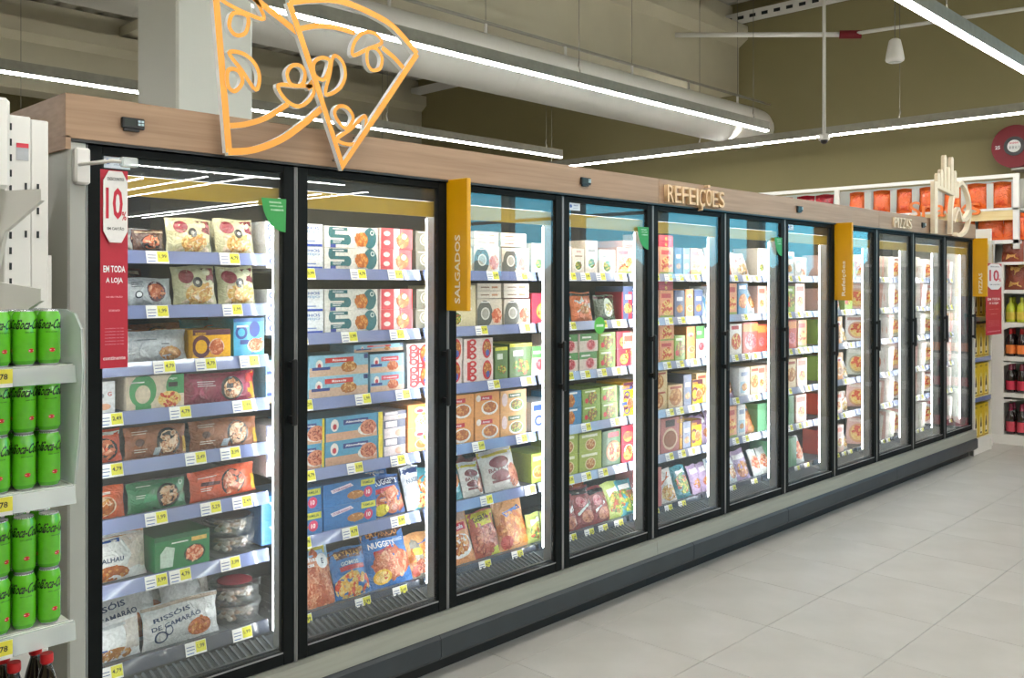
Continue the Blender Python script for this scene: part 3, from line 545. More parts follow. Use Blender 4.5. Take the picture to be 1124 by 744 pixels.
# outside: a hedge and paving beyond the windows
m = MB(); rr = random.Random(3)
for k in range(60):
    y = -14+k*.3; h = rr.uniform(1.6, 2.3)
    m.lathe([(.05, 0), (.5, h*.3), (.55, h*.6), (.3, h*.9), (.05, h)], 7, 15+rr.uniform(-.4, .4), y)
struct('ground', MB().box(XE+.2, 40, -30, 20, -.2, -.02), M['pave'])
tag(obj('hedge', m, M['grass']), 'green hedge outside beyond the high windows', 'hedge', kind='stuff')

# ================================================================ FREEZERS
ZB, ZT = .274, 2.169
def slat_shelf_zs(k): return [1.83, 1.635, 1.435, 1.265, 1.09, .895, .67, .39] if k == 0 else [1.776, 1.51, 1.24, .95, .68, .365]
proto = {}
def door_frame_mb():
    m = MB(); g = .004; w = PT; a = .055
    m.box(g, a, -.012, .022, ZB, ZT-.006, b=.004); m.box(w-a, w-g, -.012, .022, ZB, ZT-.006, b=.004)
    m.box(a-.002, w-a+.002, -.010, .022, ZB, ZB+.05, b=.003); m.box(a-.002, w-a+.002, -.010, .022, ZT-.034, ZT-.006, b=.003)
    return m
def edge_trim_mb():
    m = MB(); g = .0025; w = PT
    m.box(g, g+.004, -.0135, .02, ZB, ZT-.008); m.box(w-g-.004, w-g, -.0135, .02, ZB, ZT-.008)
    m.box(.055, w-.055, -.0125, -.01, ZB+.045, ZB+.05)
    return m
def make_case(k):
    pass
frame_me = door_frame_mb().mesh('door', M['frame'])
trim_me = edge_trim_mb().mesh('edge_trim', M['mull'])
pane_me = MB().box(.054, PT-.054, .0, .006, ZB+.049, ZT-.033).mesh('glass_pane', M['glass'])
hb = MB(); hb.box(0, .022, -.052, -.036, 1.18, 1.43, b=.005); hb.box(.003, .019, -.04, -.01, 1.19, 1.215); hb.box(.003, .019, -.04, -.01, 1.395, 1.42)
handle_me = hb.mesh('handle', M['black'])
mull_me = MB().box(-.036, .036, .035, .09, ZB+.02, ZT-.1, b=.004).mesh('mullion_post', M['mull'])
tube_me = MB().box(-.035, -.028, .091, .096, ZB+.1, ZT-.16).mesh('light_tube', M['tube'])
tube2_me = MB().box(.028, .035, .091, .096, ZB+.1, ZT-.16).mesh('light_tube', M['tube'])
val_me = MB().box(.03, .742, .03, .042, 2.012, 2.078).mesh('valance', M['olive'])
added_fill_tube_me = MB().box(.06, .72, .046, .060, 2.060, 2.074).mesh('light_tube', M['tube'])  # extra glowing strip added behind the valance to light the packs more evenly
top_me = MB().box(0, PT, .03, .16, 2.08, 2.165).mesh('dark_canopy', M['dark'])
gm = MB(); gm.box(.0, PT, .035, .05, ZB, .325); gm.prism([(.05, .27), (.05, .30), (.155, .335), (.155, .27)], 0, PT, plane='yz')
grille_me = gm.mesh('grille_base', M['grille'])
gs = MB()
for i in range(26):
    x = .03+i*.028; gs.prism([(.06, .305), (.06, .312), (.15, .343), (.15, .335)], x, x+.008, plane='yz')
slat_me = gs.mesh('grille_slats', M['slat'])
bed_me = MB().box(.0, PT, .16, .95, .0, .02).mesh('deck_shelf', M['shelf'])
sh = MB(); sh.box(.012, PT-.012, .178, .74, -.012, -.002)
for i in range(14): sh.box(.03+i*.053, .036+i*.053, .178, .74, -.002, .0)
shelf_me = sh.mesh('shelf', M['shelf'])
rl = MB(); rl.prism([(.176, .004), (.168, .004), (.155, -.043), (.163, -.043)], .012, PT-.012, plane='yz')
rail_me = rl.mesh('price_rail', M['rail']); rail_pale_me = rl.mesh('price_rail', M['rail3']); rail_dark_me = rl.mesh('price_rail', M['rail2'])
def tag_mesh(txt):
    m = MB(); W = .082; a = math.atan2(.013, .047)
    fn = lambda x, z, L=0: (x, .1655-.013*(.004-z)/.047*1.0-.0018-.0005*L-.0006, z)
    def q(x0, z0, x1, z1, c, L):
        i = m.vs([fn(x0, z0, L), fn(x1, z0, L), fn(x1, z1, L), fn(x0, z1, L)]); m.face(range(i, i+4), hx(c))
    # thin card in front of the rail
    for L, dy in ((0, 0),): q(0, -.042, W, .003, 'F2F1EE', 0)
    i = m.vs([fn(0, -.042), fn(W, -.042), fn(W, .003), fn(0, .003), (0, .166-.012, -.042), (W, .166-.012, -.042), (W, .1665, .003), (0, .1665, .003)])
    q(W*.5, -.036, W*.98, .001, 'E6E03A', 1)
    for k in range(2): q(W*.06, -.014-k*.01, W*.44, -.011-k*.01, '5A6A9A', 1)
    q(W*.06, -.036, W*.4, -.033, '3A66B8', 1)
    put_text(m, txt, lambda x, z: fn(x, z, 2), W*.74, -.017, .016, hx('202020'))
    return m.mesh('price_tag', M['flat'])
tag_mes = [tag_mesh(t) for t in ('3,99', '2,49', '5,29', '1,99', '4,79')]
bh = MB()
header_joint = {}
bumper_breaks = [X0-.06, X0+PT*1.9, X0+PT*4, X0+PT*4.457, X0+PT*5.96, X0+PT*8, X0+PT*8.4, X0+PT*11+.03]
case_defs = [(0, 4, 'frozen food freezer with four glass doors, under the pizza slice sign'),
             (4, 8, 'frozen food freezer with four glass doors, beneath the raised oak word'),
             (8, 11, 'frozen food freezer with three glass doors, at the entrance end of the run')]
def add(me, name, parent, loc=(0, 0, 0)):
    o = bpy.data.objects.new(name, me); COL.objects.link(o); o.parent = parent; o.location = loc; return o
T = random.Random(11)
XR = X0+PT*11
for ci, (k0, k1, lab) in enumerate(case_defs):
    xa, xb = X0+PT*k0, X0+PT*k1
    c = thing('upright_freezer', lab, 'freezer', (xa, 0, 0), group='upright freezers in one run')
    W = xb-xa; e0 = -.052 if ci == 0 else 0; e1 = .03 if ci == 2 else 0
    # body shell
    m = MB(); m.box(e0, W+e1, .78, 1.0, .06, ZT); m.box(e0, W+e1, .02, 1.0, ZT-.012, ZT); m.box(e0, W+e1, .16, 1.0, .06, .345)
    obj('body', m, M['back'], c)
    if ci == 0:
        m = MB().box(-.057, -.0, -.02, 1.0, .06, ZT-.001, b=.006); obj('side_panel', m, M['grey'], c)
        m = MB().box(-.068, -.052, -.03, 1.0, ZT-.03, ZT+.012); obj('side_trim', m, M['wood'], c)
    if ci == 2:
        m = MB().box(W, W+.04, -.02, 1.0, .06, ZT-.001, b=.006); obj('side_panel', m, M['grey'], c)
    # header boards
    if ci == 0:
        segs = [(-.068, W+.03)]
    elif ci == 1: segs = [(.033, W-.002)]
    else: segs = [(.001, 8.70-xa), (8.703-xa, W+.035)]
    for a, b in segs:
        m = MB(); m.box(a, b, -.03, .0, ZT+.005, 2.315, b=.0015); obj('header_board', m, M['wood'], c)
    if ci == 0:
        m = MB().box(-.068, -.04, 0, 1.0, ZT+.012, 2.315); obj('header_end', m, M['wood'], c)
    if ci == 2:
        m = MB().box(W+.005, W+.035, 0, 1.0, ZT+.005, 2.315); obj('header_end', m, M['wood'], c)
    m = MB().box(e0, W+e1, 0, 1.0, 2.25, 2.262); obj('header_top', m, M['grey'], c)
    m = MB().box(-.06 if ci == 0 else 0, W+e1, -.027, .02, ZT-.004, ZT+.006); obj('shadow_gap', m, M['black'], c)
    # sill
    m = MB(); a, b = (-.057 if ci == 0 else .001), W+e1-.001
    m.prism([(-.015, .272), (-.04, .266), (-.045, .192), (.16, .192), (.16, .272)], a, b, plane='yz'); obj('sill', m, M['sill'], c)
    # kick plate
    m = MB(); m.box(a, b, .03, .05, .0, .085); obj('kick_plate', m, M['black'], c)
    for d in range(k0, k1):
        x = PT*(d-k0)
        dr = add(frame_me, 'door', c, (x, 0, 0))
        add(trim_me, 'edge_trim', dr)
        gp = add(pane_me, 'glass_pane', dr); gp.rotation_euler = (0, 0, 0)
        add(handle_me, 'handle', dr, (PT-.036, 0, 0))
        if d > 0: add(mull_me, 'mullion_post', c, (x, 0, 0)); add(tube_me, 'light_tube', c, (x, 0, 0)); add(tube2_me, 'light_tube', c, (x, 0, 0))
        else: add(tube2_me, 'light_tube', c, (x-.02, 0, 0))
        add(val_me, 'valance', c, (x, 0, 0)); add(added_fill_tube_me, 'light_tube', c, (x, 0, 0)); add(top_me, 'dark_canopy', c, (x, 0, 0))  # the strip behind the valance is an added fill light
        add(grille_me, 'grille_base', c, (x, 0, 0)); g = add(slat_me, 'grille_slats', c, (x, 0, 0)); g['kind'] = 'stuff'
        zs = slat_shelf_zs(d)
        for si, z in enumerate(zs):
            last = si == len(zs)-1
            s = add(shelf_me, 'shelf', c, (x, 0, z))
            add(rail_dark_me if last else (rail_me if d < 3 else rail_pale_me), 'price_rail', s)
            if d == 0: tg = [(.11 if si in (3, 4, 7) else .27), .36+.06*(si % 3), .56+.05*(si % 2)] if si > 2 else [.274, .557+.012*si]
            else: tg = [.12+T.uniform(-.04, .02), .36+T.uniform(-.05, .06), .62+T.uniform(-.06, .06)]
            if d == 0 and si == 2: tg = [.3, .46, .64]
            if d >= 3: tg = [.10, .22, .36, .50, .63]; tg = [q+T.uniform(-.02, .02) for q in tg if T.random() < .8]
            for t in tg: add(T.choice(tag_mes), 'price_tag', s, (t, 0, 0))
    if ci == 2:
        m = MB(); m.box(W-.045, W-.03, .035, .09, ZB, ZT-.1); obj('mullion_post', m, M['mull'], c)
        add(tube_me, 'light_tube', c, (W-.01, 0, 0))
    for bi, (a, b) in enumerate(zip(bumper_breaks, bumper_breaks[1:])):
        if (xa <= (a+b)/2 < xb):
            m = MB(); m.prism([(-.04, .19), (-.055, .175), (-.055, .095), (-.04, .078), (.03, .078), (.03, .19)], a+(0 if abs(a-xa) < .01 and ci else .002)-xa, b-(0 if abs(b-xb) < .01 and ci < 2 else .002)-xa, plane='yz')
            obj('bumper_panel', m, M['bumper'], c)
    # temperature displays
    for (x, zz) in ((1.305, 2.243), (3.653, 2.245), (6.01, 2.245), (8.36, 2.245)):
        if xa <= x < xb:
            m = MB(); m.box(-.038, .038, -.014, 0, -.018, .018, b=.003); m.box(-.03, .02, -.012, 0, -.026, -.018)
            t = obj('temperature_display', m, M['black'], c, (x-xa, -.03, zz))
            m = MB()
            for q in range(2):
                for r_ in range(2): m.box(.014+.011*q, .022+.011*q, -.0175, -.014, .0+.010*r_-.006, .007+.010*r_-.006, hx('BFD8E0'))
            m.box(-.03, .008, -.0155, -.014, -.01, .012, hx('16241C'))
            obj('button_pad', m, M['flat'], t)
    # maker's sticker in the top corner of every third door
    for d in (0, 3, 6):
        if k0 <= d < k1:
            m = MB(); x = PT*(d-k0)+.062
            m.box(x, x+.086, -.002, -.0006, 2.094, 2.132, hx('C9D3DC'))
            fn = lambda a, b: (a, -.0026, b)
            put_text(m, 'Atenção', fn, x+.05, 2.12, .009, hx('2A4A8A')); put_text(m, 'porta de vidro', fn, x+.05, 2.106, .006, hx('6A7A9A'))
            i = m.vs([fn(x+.012+.009*math.cos(t), 2.115+.009*math.sin(t)) for t in [2*PI*q/12 for q in range(12)]]); m.face(range(i, i+12), hx('3A62A8'))
            obj('sticker', m, M['flat'], c)
    # green corner decals
    for d in (0, 3, 5):
        if k0 <= d < k1:
            m = MB(); x = PT*(d-k0)
            pts = [(x+.632, 2.035)]+[(x+.632+.002+.1*(1-math.cos(t)), 2.035-.125*math.sin(t)) for t in [PI/2*q/8 for q in range(1, 9)]]+[(x+.737, 2.035)]
            i = m.vs([(a, -.0135, b) for a, b in pts]); m.face(range(i, i+len(pts)), hx('2F9A48'))
            i = m.vs([(a, -.0120, b) for a, b in pts]); m.face(list(range(i, i+len(pts)))[::-1], hx('2F9A48'))
            for q, s_ in enumerate(('POR FAVOR', 'A PORTA, AJUDE', 'O AMBIENTE')): put_text(m, s_, lambda a, b: (a, -.0142, b), x+.69+.004*q, 2.02-.014*q, .007, hx('CFE8D2'))
            obj('green_decal', m, M['flat'], c)
    if ci == 0:
        m = MB(); x = PT*3+.31
        pts = [(x+.045*math.cos(2*PI*q/20), 1.497+.045*math.sin(2*PI*q/20)) for q in range(20)]
        m.prism([(a, b) for a, b in pts], -.003, -.001, hx('62C04A')); m.box(x-.03, x+.03, -.0036, -.003, 1.49, 1.503, hx('DFF2DA'))
        obj('round_decal', m, M['flat'], c)

# ---------------------------------------------------------------- products
def whr(d, s, i, extra=''):
    names = 'top second third fourth fifth sixth seventh bottom' if d == 0 else 'top second third fourth fifth bottom'
    sn = names.split()[s]
    return f"{extra}{ORD[i]}, {sn} shelf, {ORD[d]} door"
# rows measured for the nearest doors: design, offset along the door, width, height, copies high
ROW = {
 (0, 0): [('silver_round', .05, .18, .085), ('dark_tray', .25, .121, .084), ('cream_pouch', .374, .185, .136), ('cream_pouch', .568, .17, .14)],
 (0, 1): [('teal_pouch', .07, .145, .103), ('silver_round', .218, .182, .104), ('cream_pouch', .402, .174, .15), ('cream_pouch', .58, .163, .15)],
 (0, 2): [('silver_fish', .03, .178, .107), ('silver_fish', .210, .245, .115), ('yellow_box', .462, .158, .106), ('blue_swirl', .629, .134, .145)],
 (0, 3): [('white_g', .10, .078, .109), ('green_arch', .214, .216, .118), ('maroon_bag', .437, .306, .115)],
 (0, 4): [('orange_nut', .03, .184, .117), ('brown_nut', .218, .235, .116), ('brown_nut', .462, .285, .112)],
 (0, 5): [('orange_box', .04, .187, .115), ('green_nut', .231, .224, .107), ('orange_shrimp', .466, .281, .114)],
 (0, 6): [('white_cod', .03, .275, .165), ('green_tray', .316, .215, .125)],
 (0, 7): [('white_croq', .03, .25, .138), ('rissois', .285, .30, .155)],
 (1, 0): [('white_curl', -.01, .09, .092, 2), ('white_blue', .085, .176, .092, 2), ('teal_s', .266, .281, .09, 2), ('pink_e', .552, .19, .092, 2)],
 (1, 1): [('white_curl', -.01, .09, .09, 2), ('white_blue', .085, .176, .09, 2), ('teal_s', .266, .281, .09, 2), ('pink_e', .552, .19, .09, 2)],
 (1, 2): [('blue_snack2', -.01, .19, .085, 2), ('blue_snack', .19, .30, .087, 2), ('blue_snack2', .502, .19, .082, 2), ('red_e', .71, .135, .10, 2)],
 (1, 3): [('pink_white', -.01, .12, .1, 2), ('blue_ball', .118, .148, .101, 2), ('blue_ball', .27, .30, .1, 2), ('pink_white', .577, .124, .078, 2), ('orange_tall', .712, .142, .106, 2)],
 (1, 4): [('fish_finger', -.03, .285, .095, 2), ('fish_finger', .261, .275, .095, 2), ('blue_bag', .542, .186, .182), ('white_nu', .733, .12, .207)],
 (1, 5): [('sausage', .12, .225, .275), ('blue_fries', .34, .19, .214), ('nuggets', .52, .25, .265), ('grey_bag', .765, .11, .192)],
 (2, 0): [('seal', -.02, .11, .09, 2), ('cream_dish', .1, .235, .112), ('seal_c', .345, .18, .124), ('seal_c', .54, .20, .121)],
 (2, 1): [('seal', -.02, .11, .09, 2), ('cream_dish', .1, .26, .098, 2), ('seal_c', .37, .178, .13), ('seal_c', .558, .19, .128)],
 (2, 2): [('red_e', .08, .19, .108, 2), ('red_e', .281, .20, .104, 2), ('green_y', .492, .09, .158), ('green_y', .596, .17, .171)],
 (2, 3): [('orange_plate', .15, .195, .116, 2), ('orange_plate', .354, .17, .116, 2), ('orange_plate2', .53, .187, .113, 2)],
 (2, 4): [('teal_bag', .15, .16, .189), ('brown_white', .305, .136, .174), ('brown_white', .45, .25, .211)],
 (2, 5): [('orange_meal', .15, .24, .254), ('yellow_meat', .385, .18, .23), ('chicken_bag', .56, .22, .262)],
 (3, 0): [('cream_up', .2, .10, .14), ('cream_up', .305, .104, .132), ('cream_up', .416, .115, .18), ('cream_up', .537, .15, .134), ('pink_orange', .70, .14, .15)],
 (3, 1): [('teal_bag', .18, .15, .156), ('orange_white', .335, .19, .165), ('dark_green', .537, .20, .15), ('red_side', .75, .1, .16)],
 (3, 2): [('pink_green', .2, .155, .1, 2), ('pink_green', .365, .16, .1, 2), ('green_pat', .537, .15, .1, 2), ('red_side', .70, .14, .1, 2)],
 (3, 3): [('blue_brown', .19, .195, .09, 2), ('green_pat', .395, .155, .09, 2), ('green_pat', .56, .15, .092, 2), ('blue_pretzel', .731, .13, .088, 2)],
 (3, 4): [('green_orange', .19, .165, .11, 2), ('green_orange', .365, .195, .105, 2), ('green_dark', .57, .169, .2), ('red_side', .748, .12, .105, 2)],
 (3, 5): [('red_sachet', .2, .2, .2), ('red_sachet', .36, .2, .23), ('red_sachet', .5, .2, .21), ('green_sachet', .66, .16, .211)],
 (4, 0): [('pink_pizza', .2, .14, .13), ('pink_orange', .35, .15, .13), ('navy_pack', .51, .08, .13), ('navy_pack', .60, .08, .13), ('pink_orange', .69, .12, .13)],
 (4, 1): [('pink_pizza', .2, .14, .13), ('pink_orange', .35, .15, .13), ('navy_pack', .51, .11, .13), ('orange_tall', .63, .09, .135), ('navy_pack', .73, .1, .13)],
 (4, 2): [('pink_pizza', .2, .14, .12, 2), ('pink_orange', .35, .15, .12, 2), ('green_pat', .51, .12, .12), ('orange_tall', .64, .1, .16), ('pink_green', .75, .1, .16)],
 (4, 3): [('white_carton', .19, .05, .1, 2), ('cream_loaf', .245, .19, .11, 2), ('cream_loaf', .44, .16, .11), ('navy_pack', .61, .09, .15), ('yellow_box', .71, .12, .12)],
 (4, 4): [('pink_pizza', .19, .16, .11, 2), ('burger', .36, .2, .17), ('yellow_box', .565, .03, .17), ('navy_pack', .6, .09, .13), ('yellow_box', .7, .12, .13)],
 (4, 5): [('burger', .17, .2, .11, 2), ('white_orange_bag', .38, .2, .26), ('teal_leaf_bag', .58, .17, .25)],
 (5, 0): [('white_orange_bag', .2, .16, .16), ('orange_white', .36, .1, .16), ('white_orange_bag', .47, .24, .14)],
 (5, 1): [('white_carton', .2, .14, .15), ('pink_orange', .35, .13, .17), ('blue_brown', .49, .13, .17), ('white_blue_bag', .63, .16, .2)],
 (5, 2): [('white_carton', .2, .18, .15), ('pizza_white', .39, .16, .16), ('red_carton', .56, .2, .2)],
 (5, 3): [('white_carton', .2, .13, .16), ('lilac_bag', .34, .16, .17), ('white_carton', .51, .14, .15), ('cream_loaf', .66, .12, .15)],
 (5, 4): [('lilac_bag', .2, .12, .2), ('pink_orange', .33, .15, .18), ('white_carton', .49, .1, .19), ('chicken_bag', .6, .18, .16)],
 (5, 5): [('white_blue_bag', .2, .18, .22), ('white_blue_bag', .36, .18, .24), ('lilac_bag', .52, .2, .26)],
 (6, 0): [('cream_up', .25, .12, .12), ('white_carton', .38, .14, .14), ('seal_c', .53, .2, .11)],
 (6, 1): [('navy_pack', .25, .14, .14), ('green_pat', .40, .13, .15), ('pink_pizza', .54, .16, .18)],
 (6, 2): [('red_carton', .25, .15, .19), ('red_carton', .41, .15, .2), ('pink_orange', .58, .15, .16)],
 (6, 3): [('white_carton', .25, .15, .17), ('cream_loaf', .41, .14, .18), ('pink_pizza', .57, .16, .2)],
 (6, 4): [('green_carton', .22, .3, .2), ('pink_pizza', .55, .17, .16)],
 (6, 5): [('green_carton', .22, .34, .24), ('clear_berry', .58, .17, .2)],
}
def fill_row(d, s):
    rr = random.Random(d*17+s); out = []; x = .28
    if d == 7:
        des = ['pink_pizza', 'clear_berry', 'green_pat'] if s < 2 else (['green_pat', 'orange_tall', 'white_orange_bag'] if s < 4 else ['red_carton', 'pink_pizza', 'white_orange_bag'])
        for k in range(3):
            wd = rr.uniform(.13, .17); out.append((des[k % 3], x, wd, rr.uniform(.16, .22))); x += wd+.008
    return out
def place_row(d, s, row, y=.182):
    z = slat_shelf_zs(d)[s]; x0 = X0+PT*d
    for i, it in enumerate(row):
        n, off, w_, h_ = it[:4]; hi = it[4] if len(it) > 4 else 1
        bag = D[n][0] == 'bag'
        for q in range(hi):
            rr = random.Random(d*1000+s*100+i*10+q)
            w2 = w_-.003; dd = (.055 if bag else min(.3, .2))
            tilt = 0; roll = 0; yaw = rr.uniform(-.02, .02)
            if bag:
                tilt = .16 if h_ < .17 else .34
                roll = rr.uniform(-.03, .03)
            ex = ('' if hi == 1 else ('lower, ', 'upper, ')[q])
            jig = 0 if q == 0 else rr.uniform(-.004, .004)
            pack(n, x0+off+jig, y+(0 if not bag else .004)+(abs(yaw)*w_ if not bag else 0), z+.001+q*(h_+.001), w2, h_, dd, whr(d, s, i, ex), tilt, yaw, roll, seed=i)
for (d, s), row in ROW.items():
    if d >= 3 or (d == 2 and s > 1):
        n, off = row[-1][0] if s % 2 else row[0][0], row[0][1]
        row = [(n, -.02, off+.015, min(row[0][3]*(2 if len(row[0]) > 4 else 1), .2))]+row if off+.015 < .2 else [(n, -.02, .11, .15), (n, .095, off-.1, .15)]+row
    if d >= 4: row = [(it[0], it[1], it[2], (it[3]*1.06,)[0], it[4]) if len(it) > 4 else (it[0], it[1], it[2], min(.21, it[3]*1.28)) for it in row]
    place_row(d, s, row)
for s in range(6): place_row(7, s, fill_row(7, s))
# flat boxes laid on the boxes of doors three, two and five
def flat_pack(n, d, s, off, w_, zoff, h_, dp, i, ex):
    z = slat_shelf_zs(d)[s]; pack(n, X0+PT*d+off, .19, z+zoff, w_, h_, dp, whr(d, s, i, ex))
for q in range(2):
    for i, (off, w_) in enumerate(((.375, .165), (.56, .185))):
        flat_pack('cream_flat', 2, 1, off, w_, .134+q*.038, .036, .17, i, ('lower flat, ', 'upper flat, ')[q])
        flat_pack('cream_flat', 2, 0, off-.02, w_, .127+q*.036, .034, .17, i, ('lower flat, ', 'upper flat, ')[q])
    for i, (off, w_) in enumerate(((.2, .14), (.35, .15))):
        flat_pack(('pink_green', 'red_side')[i], 4, 0, off, w_, .169+q*.036, .034, .16, i, ('lower flat, ', 'upper flat, ')[q])
        flat_pack(('white_carton', 'red_side')[i], 4, 1, off, w_, .169+q*.036, .034, .16, i, ('lower flat, ', 'upper flat, ')[q])
flat_pack('blue_snack', 1, 2, .42, .27, .178, .032, .18, 0, 'lying flat on top, ')
flat_pack('pink_white', 1, 3, .58, .13, .16, .035, .18, 0, 'lying flat on top, ')
# second row of packs behind, where they show above the front ones
for (d, s, n, off, w_, h_) in ((0, 0, 'cream_pouch', .62, .15, .15), (0, 0, 'silver_round', .2, .19, .1), (0, 1, 'dark_tray', .1, .25, .15), (0, 2, 'brown_nut', .2, .3, .14), (0, 2, 'teal_bag', .5, .2, .15), (0, 6, 'white_cod', .02, .26, .17), (0, 7, 'rissois', .1, .3, .2), (0, 7, 'white_croq', .42, .2, .22),
                               (0, 7, 'rissois', .2, .28, .23), (2, 4, 'red_sachet', .4, .3, .2), (1, 4, 'nuggets', .45, .3, .23), (3, 5, 'orange_white', .4, .25, .25)):
    rr = random.Random(int(off*100)+s)
    pack(n, X0+PT*d+off, .30+(.09 if off == .2 and s == 7 else 0), slat_shelf_zs(d)[s]+.003, w_, h_, .06, whr(d, s, 0, 'behind, %s, ' % {.62: 'middle', .1: 'outer', .42: 'middle', .2: 'inner', .02: 'outer', .5: 'middle', .4: 'middle', .45: 'middle'}[off]), .3, seed=3)
# pizzas stood on edge like books in the last three doors: their spines and faces turned aslant
def spine_box(c1, c2, c3, seed):
    m = MB(); rr = random.Random(seed); w_, h_, d_ = .2, .22, .028; a = hx(c1)
    m.box(0, w_, 0, d_, 0, h_, cols=[a, a, a, a, hx(c2), a])
    art(m, [('e', .5, .42, .40, .38, c3), ('f', .5, .42, .34, .32, 20, 'pizza'), ('r', .08, .82, .8, .94, c2)], w_, h_, lambda x, z, L: (x, -.0003*L-.0002, z))
    art(m, [('r', .2, .1, .8, .3, c3), ('r', .25, .4, .75, .85, c1), ('r', .35, .5, .65, .8, c3)], d_, h_, lambda x, z, L: (-.0003*L-.0003, d_-x, z))
    return m.mesh('pizza_box', M['print'])
PZ = [(spine_box('EDE2DE', 'D89A94', 'E8B0A0', 1), 'white and rose'), (spine_box('E8E4E2', 'F2F0EE', 'C87A6A', 2), 'white'), (spine_box('DDB0A8', 'E8D0C8', 'D8A070', 3), 'pink'), (spine_box('C9CBC0', 'E6E4DC', 'A8A48C', 4), 'grey green'), (spine_box('F0ECE8', 'B88A84', 'E0A890', 5), 'white and brick')]
for d in (8, 9, 10):
    for s in range(6):
        rr = random.Random(d*9+s); x = .16; i = 0; h_ = (.19, .22, .21, .23, .21, .24)[s]
        while x < .70 and i < 12:
            me, nm = rr.choice(PZ); hh = h_*rr.uniform(.94, 1.03)
            o = bpy.data.objects.new('pizza_box', me); COL.objects.link(o)
            o.location = (X0+PT*d+x, .325+rr.uniform(-.006, .006), slat_shelf_zs(d)[s]+.003); o.scale = (1, 1, hh/.22)
            o.rotation_euler = (0, rr.uniform(-.02, .10), -.80+rr.uniform(-.06, .06))
            tag(o, '%s pizza box on edge, %s, %s' % (nm, ORD[i], whr(d, s, 0).split(', ', 1)[1]), 'box', 'pizza boxes stood on edge behind the last doors')
            x += .047; i += 1
# round clear tubs
def make_tub(K=1.12):
    t = thing('round_tub', '', 'tub')
    m = MB(); m.lathe([(.074, 0), (.08, .006), (.086, .05)], 22, cap=False); obj('tub_wall', m, M['tub'], t)
    m = MB(); rr = random.Random(5)
    for k in range(46):
        a = rr.uniform(0, 2*PI); q = rr.uniform(.3, 1)*.062; zz = rr.uniform(.010, .040); r1 = rr.uniform(.011, .016)
        cx, cy = q*math.cos(a), q*math.sin(a); c = hx(rr.choice(['D8C8B8', 'C8A890', 'B89478', 'E0D4C8']))
        m.lathe([(r1*.3, zz-r1*.6), (r1, zz), (r1*.4, zz+r1*.7)], 6, cx, cy, col=c)
    fd = obj('frozen_pieces', m, M['print'], t); fd['kind'] = 'stuff'
    m = MB(); m.lathe([(.088, .05), (.091, .052), (.091, .062), (.086, .064), (.08, .060), (.002, .060)], 22); obj('tub_lid', m, M['tub'], t)
    return t
tub = make_tub(); tub.location = (X0+.665, .275, .67+.001); tub['label'] = 'clear round tub of frozen pastries, lower one of the pair, seventh shelf, first door'; tub['group'] = 'round clear tubs'
copy_tree(tub, (X0+.665, .275, .67+.073), 'clear round tub of frozen pastries with dark lid, upper one, seventh shelf, first door')
t3 = copy_tree(tub, (X0+.69, .285, .392), 'clear round tub of frozen pastries, lower one of the pair, bottom shelf, first door')
t3.scale = (1.12, 1.12, 1.12); tub.scale = (1.06, 1.06, 1.06)
t4 = copy_tree(tub, (X0+.69, .285, .392+.076), 'clear round tub with a red lid label, upper one, bottom shelf, first door')
t4.scale = (1.12, 1.12, 1.12)
m = MB(); m.lathe([(.06, .0645), (.0605, .0655)], 20, col=hx('C8304A')); obj('lid_label', m, M['flat'], t4)
m = MB(); m.lathe([(.078, .0645), (.0785, .0655)], 20, col=hx('3A2A2C')); c2 = [o for o in COL.objects if o.get('label', '').startswith('clear round tub of frozen pastries with dark')][0]; obj('lid_label', m, M['flat'], c2)

# ================================================================ SIGNS ON THE FREEZERS
RB = [0]
def ribbon(mb, pts, wd, y0, y1, closed=False, smooth=True):
    """flat bar of width wd following a curve in XZ, front at y0, back at y1"""
    P = [Vector(p) for p in pts]; RB[0] = (RB[0]+1) % 9; y0 = y0-.0008*RB[0]; y1 = y1-.0008*RB[0]
    if smooth:
        Q = []; n = len(P)
        rng = range(n) if closed else range(n-1)
        for i in rng:
            a = P[(i-1) % n] if closed or i > 0 else P[0]; b = P[i]; c = P[(i+1) % n]; d = P[(i+2) % n] if closed or i+2 < n else P[-1]
            for k in range(5):
                t = k/5; Q.append(.5*((2*b)+(c-a)*t+(2*a-5*b+4*c-d)*t*t+(3*b-a-3*c+d)*t**3))
        if not closed: Q.append(P[-1])
        P = Q
    n = len(P); Lp, Rp = [], []
    for i in range(n):
        a = P[(i-1) % n] if closed or i > 0 else P[i]; c = P[(i+1) % n] if closed or i < n-1 else P[i]
        t1 = (P[i]-a).normalized() if (P[i]-a).length > 1e-6 else (c-P[i]).normalized()
        t2 = (c-P[i]).normalized() if (c-P[i]).length > 1e-6 else t1
        nn = Vector((-(t1.y+t2.y), t1.x+t2.x)); nn = nn.normalized() if nn.length > 1e-6 else Vector((-t1.y, t1.x))
        k = min(1.6, 1/max(.35, nn.dot(Vector((-t1.y, t1.x)))))
        Lp.append(P[i]+nn*wd/2*k); Rp.append(P[i]-nn*wd/2*k)
    rows = [mb.vs([(p.x, y, p.y) for p in S_]) for S_, y in ((Lp, y0), (Rp, y0), (Rp, y1), (Lp, y1))]
    W_ = (1, 1, 1, 1); O_ = hx('F2A33A')
    rng = range(n) if closed else range(n-1)
    for i in rng:
        j = (i+1) % n
        mb.face([rows[0]+i, rows[1]+i, rows[1]+j, rows[0]+j], O_)
        mb.face([rows[1]+i, rows[2]+i, rows[2]+j, rows[1]+j], W_)
        mb.face([rows[2]+i, rows[3]+i, rows[3]+j, rows[2]+j], W_)
        mb.face([rows[3]+i, rows[0]+i, rows[0]+j, rows[3]+j], W_)
    if not closed:
        mb.face([r_ for r_ in rows], W_); mb.face([r_+n-1 for r_ in rows][::-1], W_)
    return mb
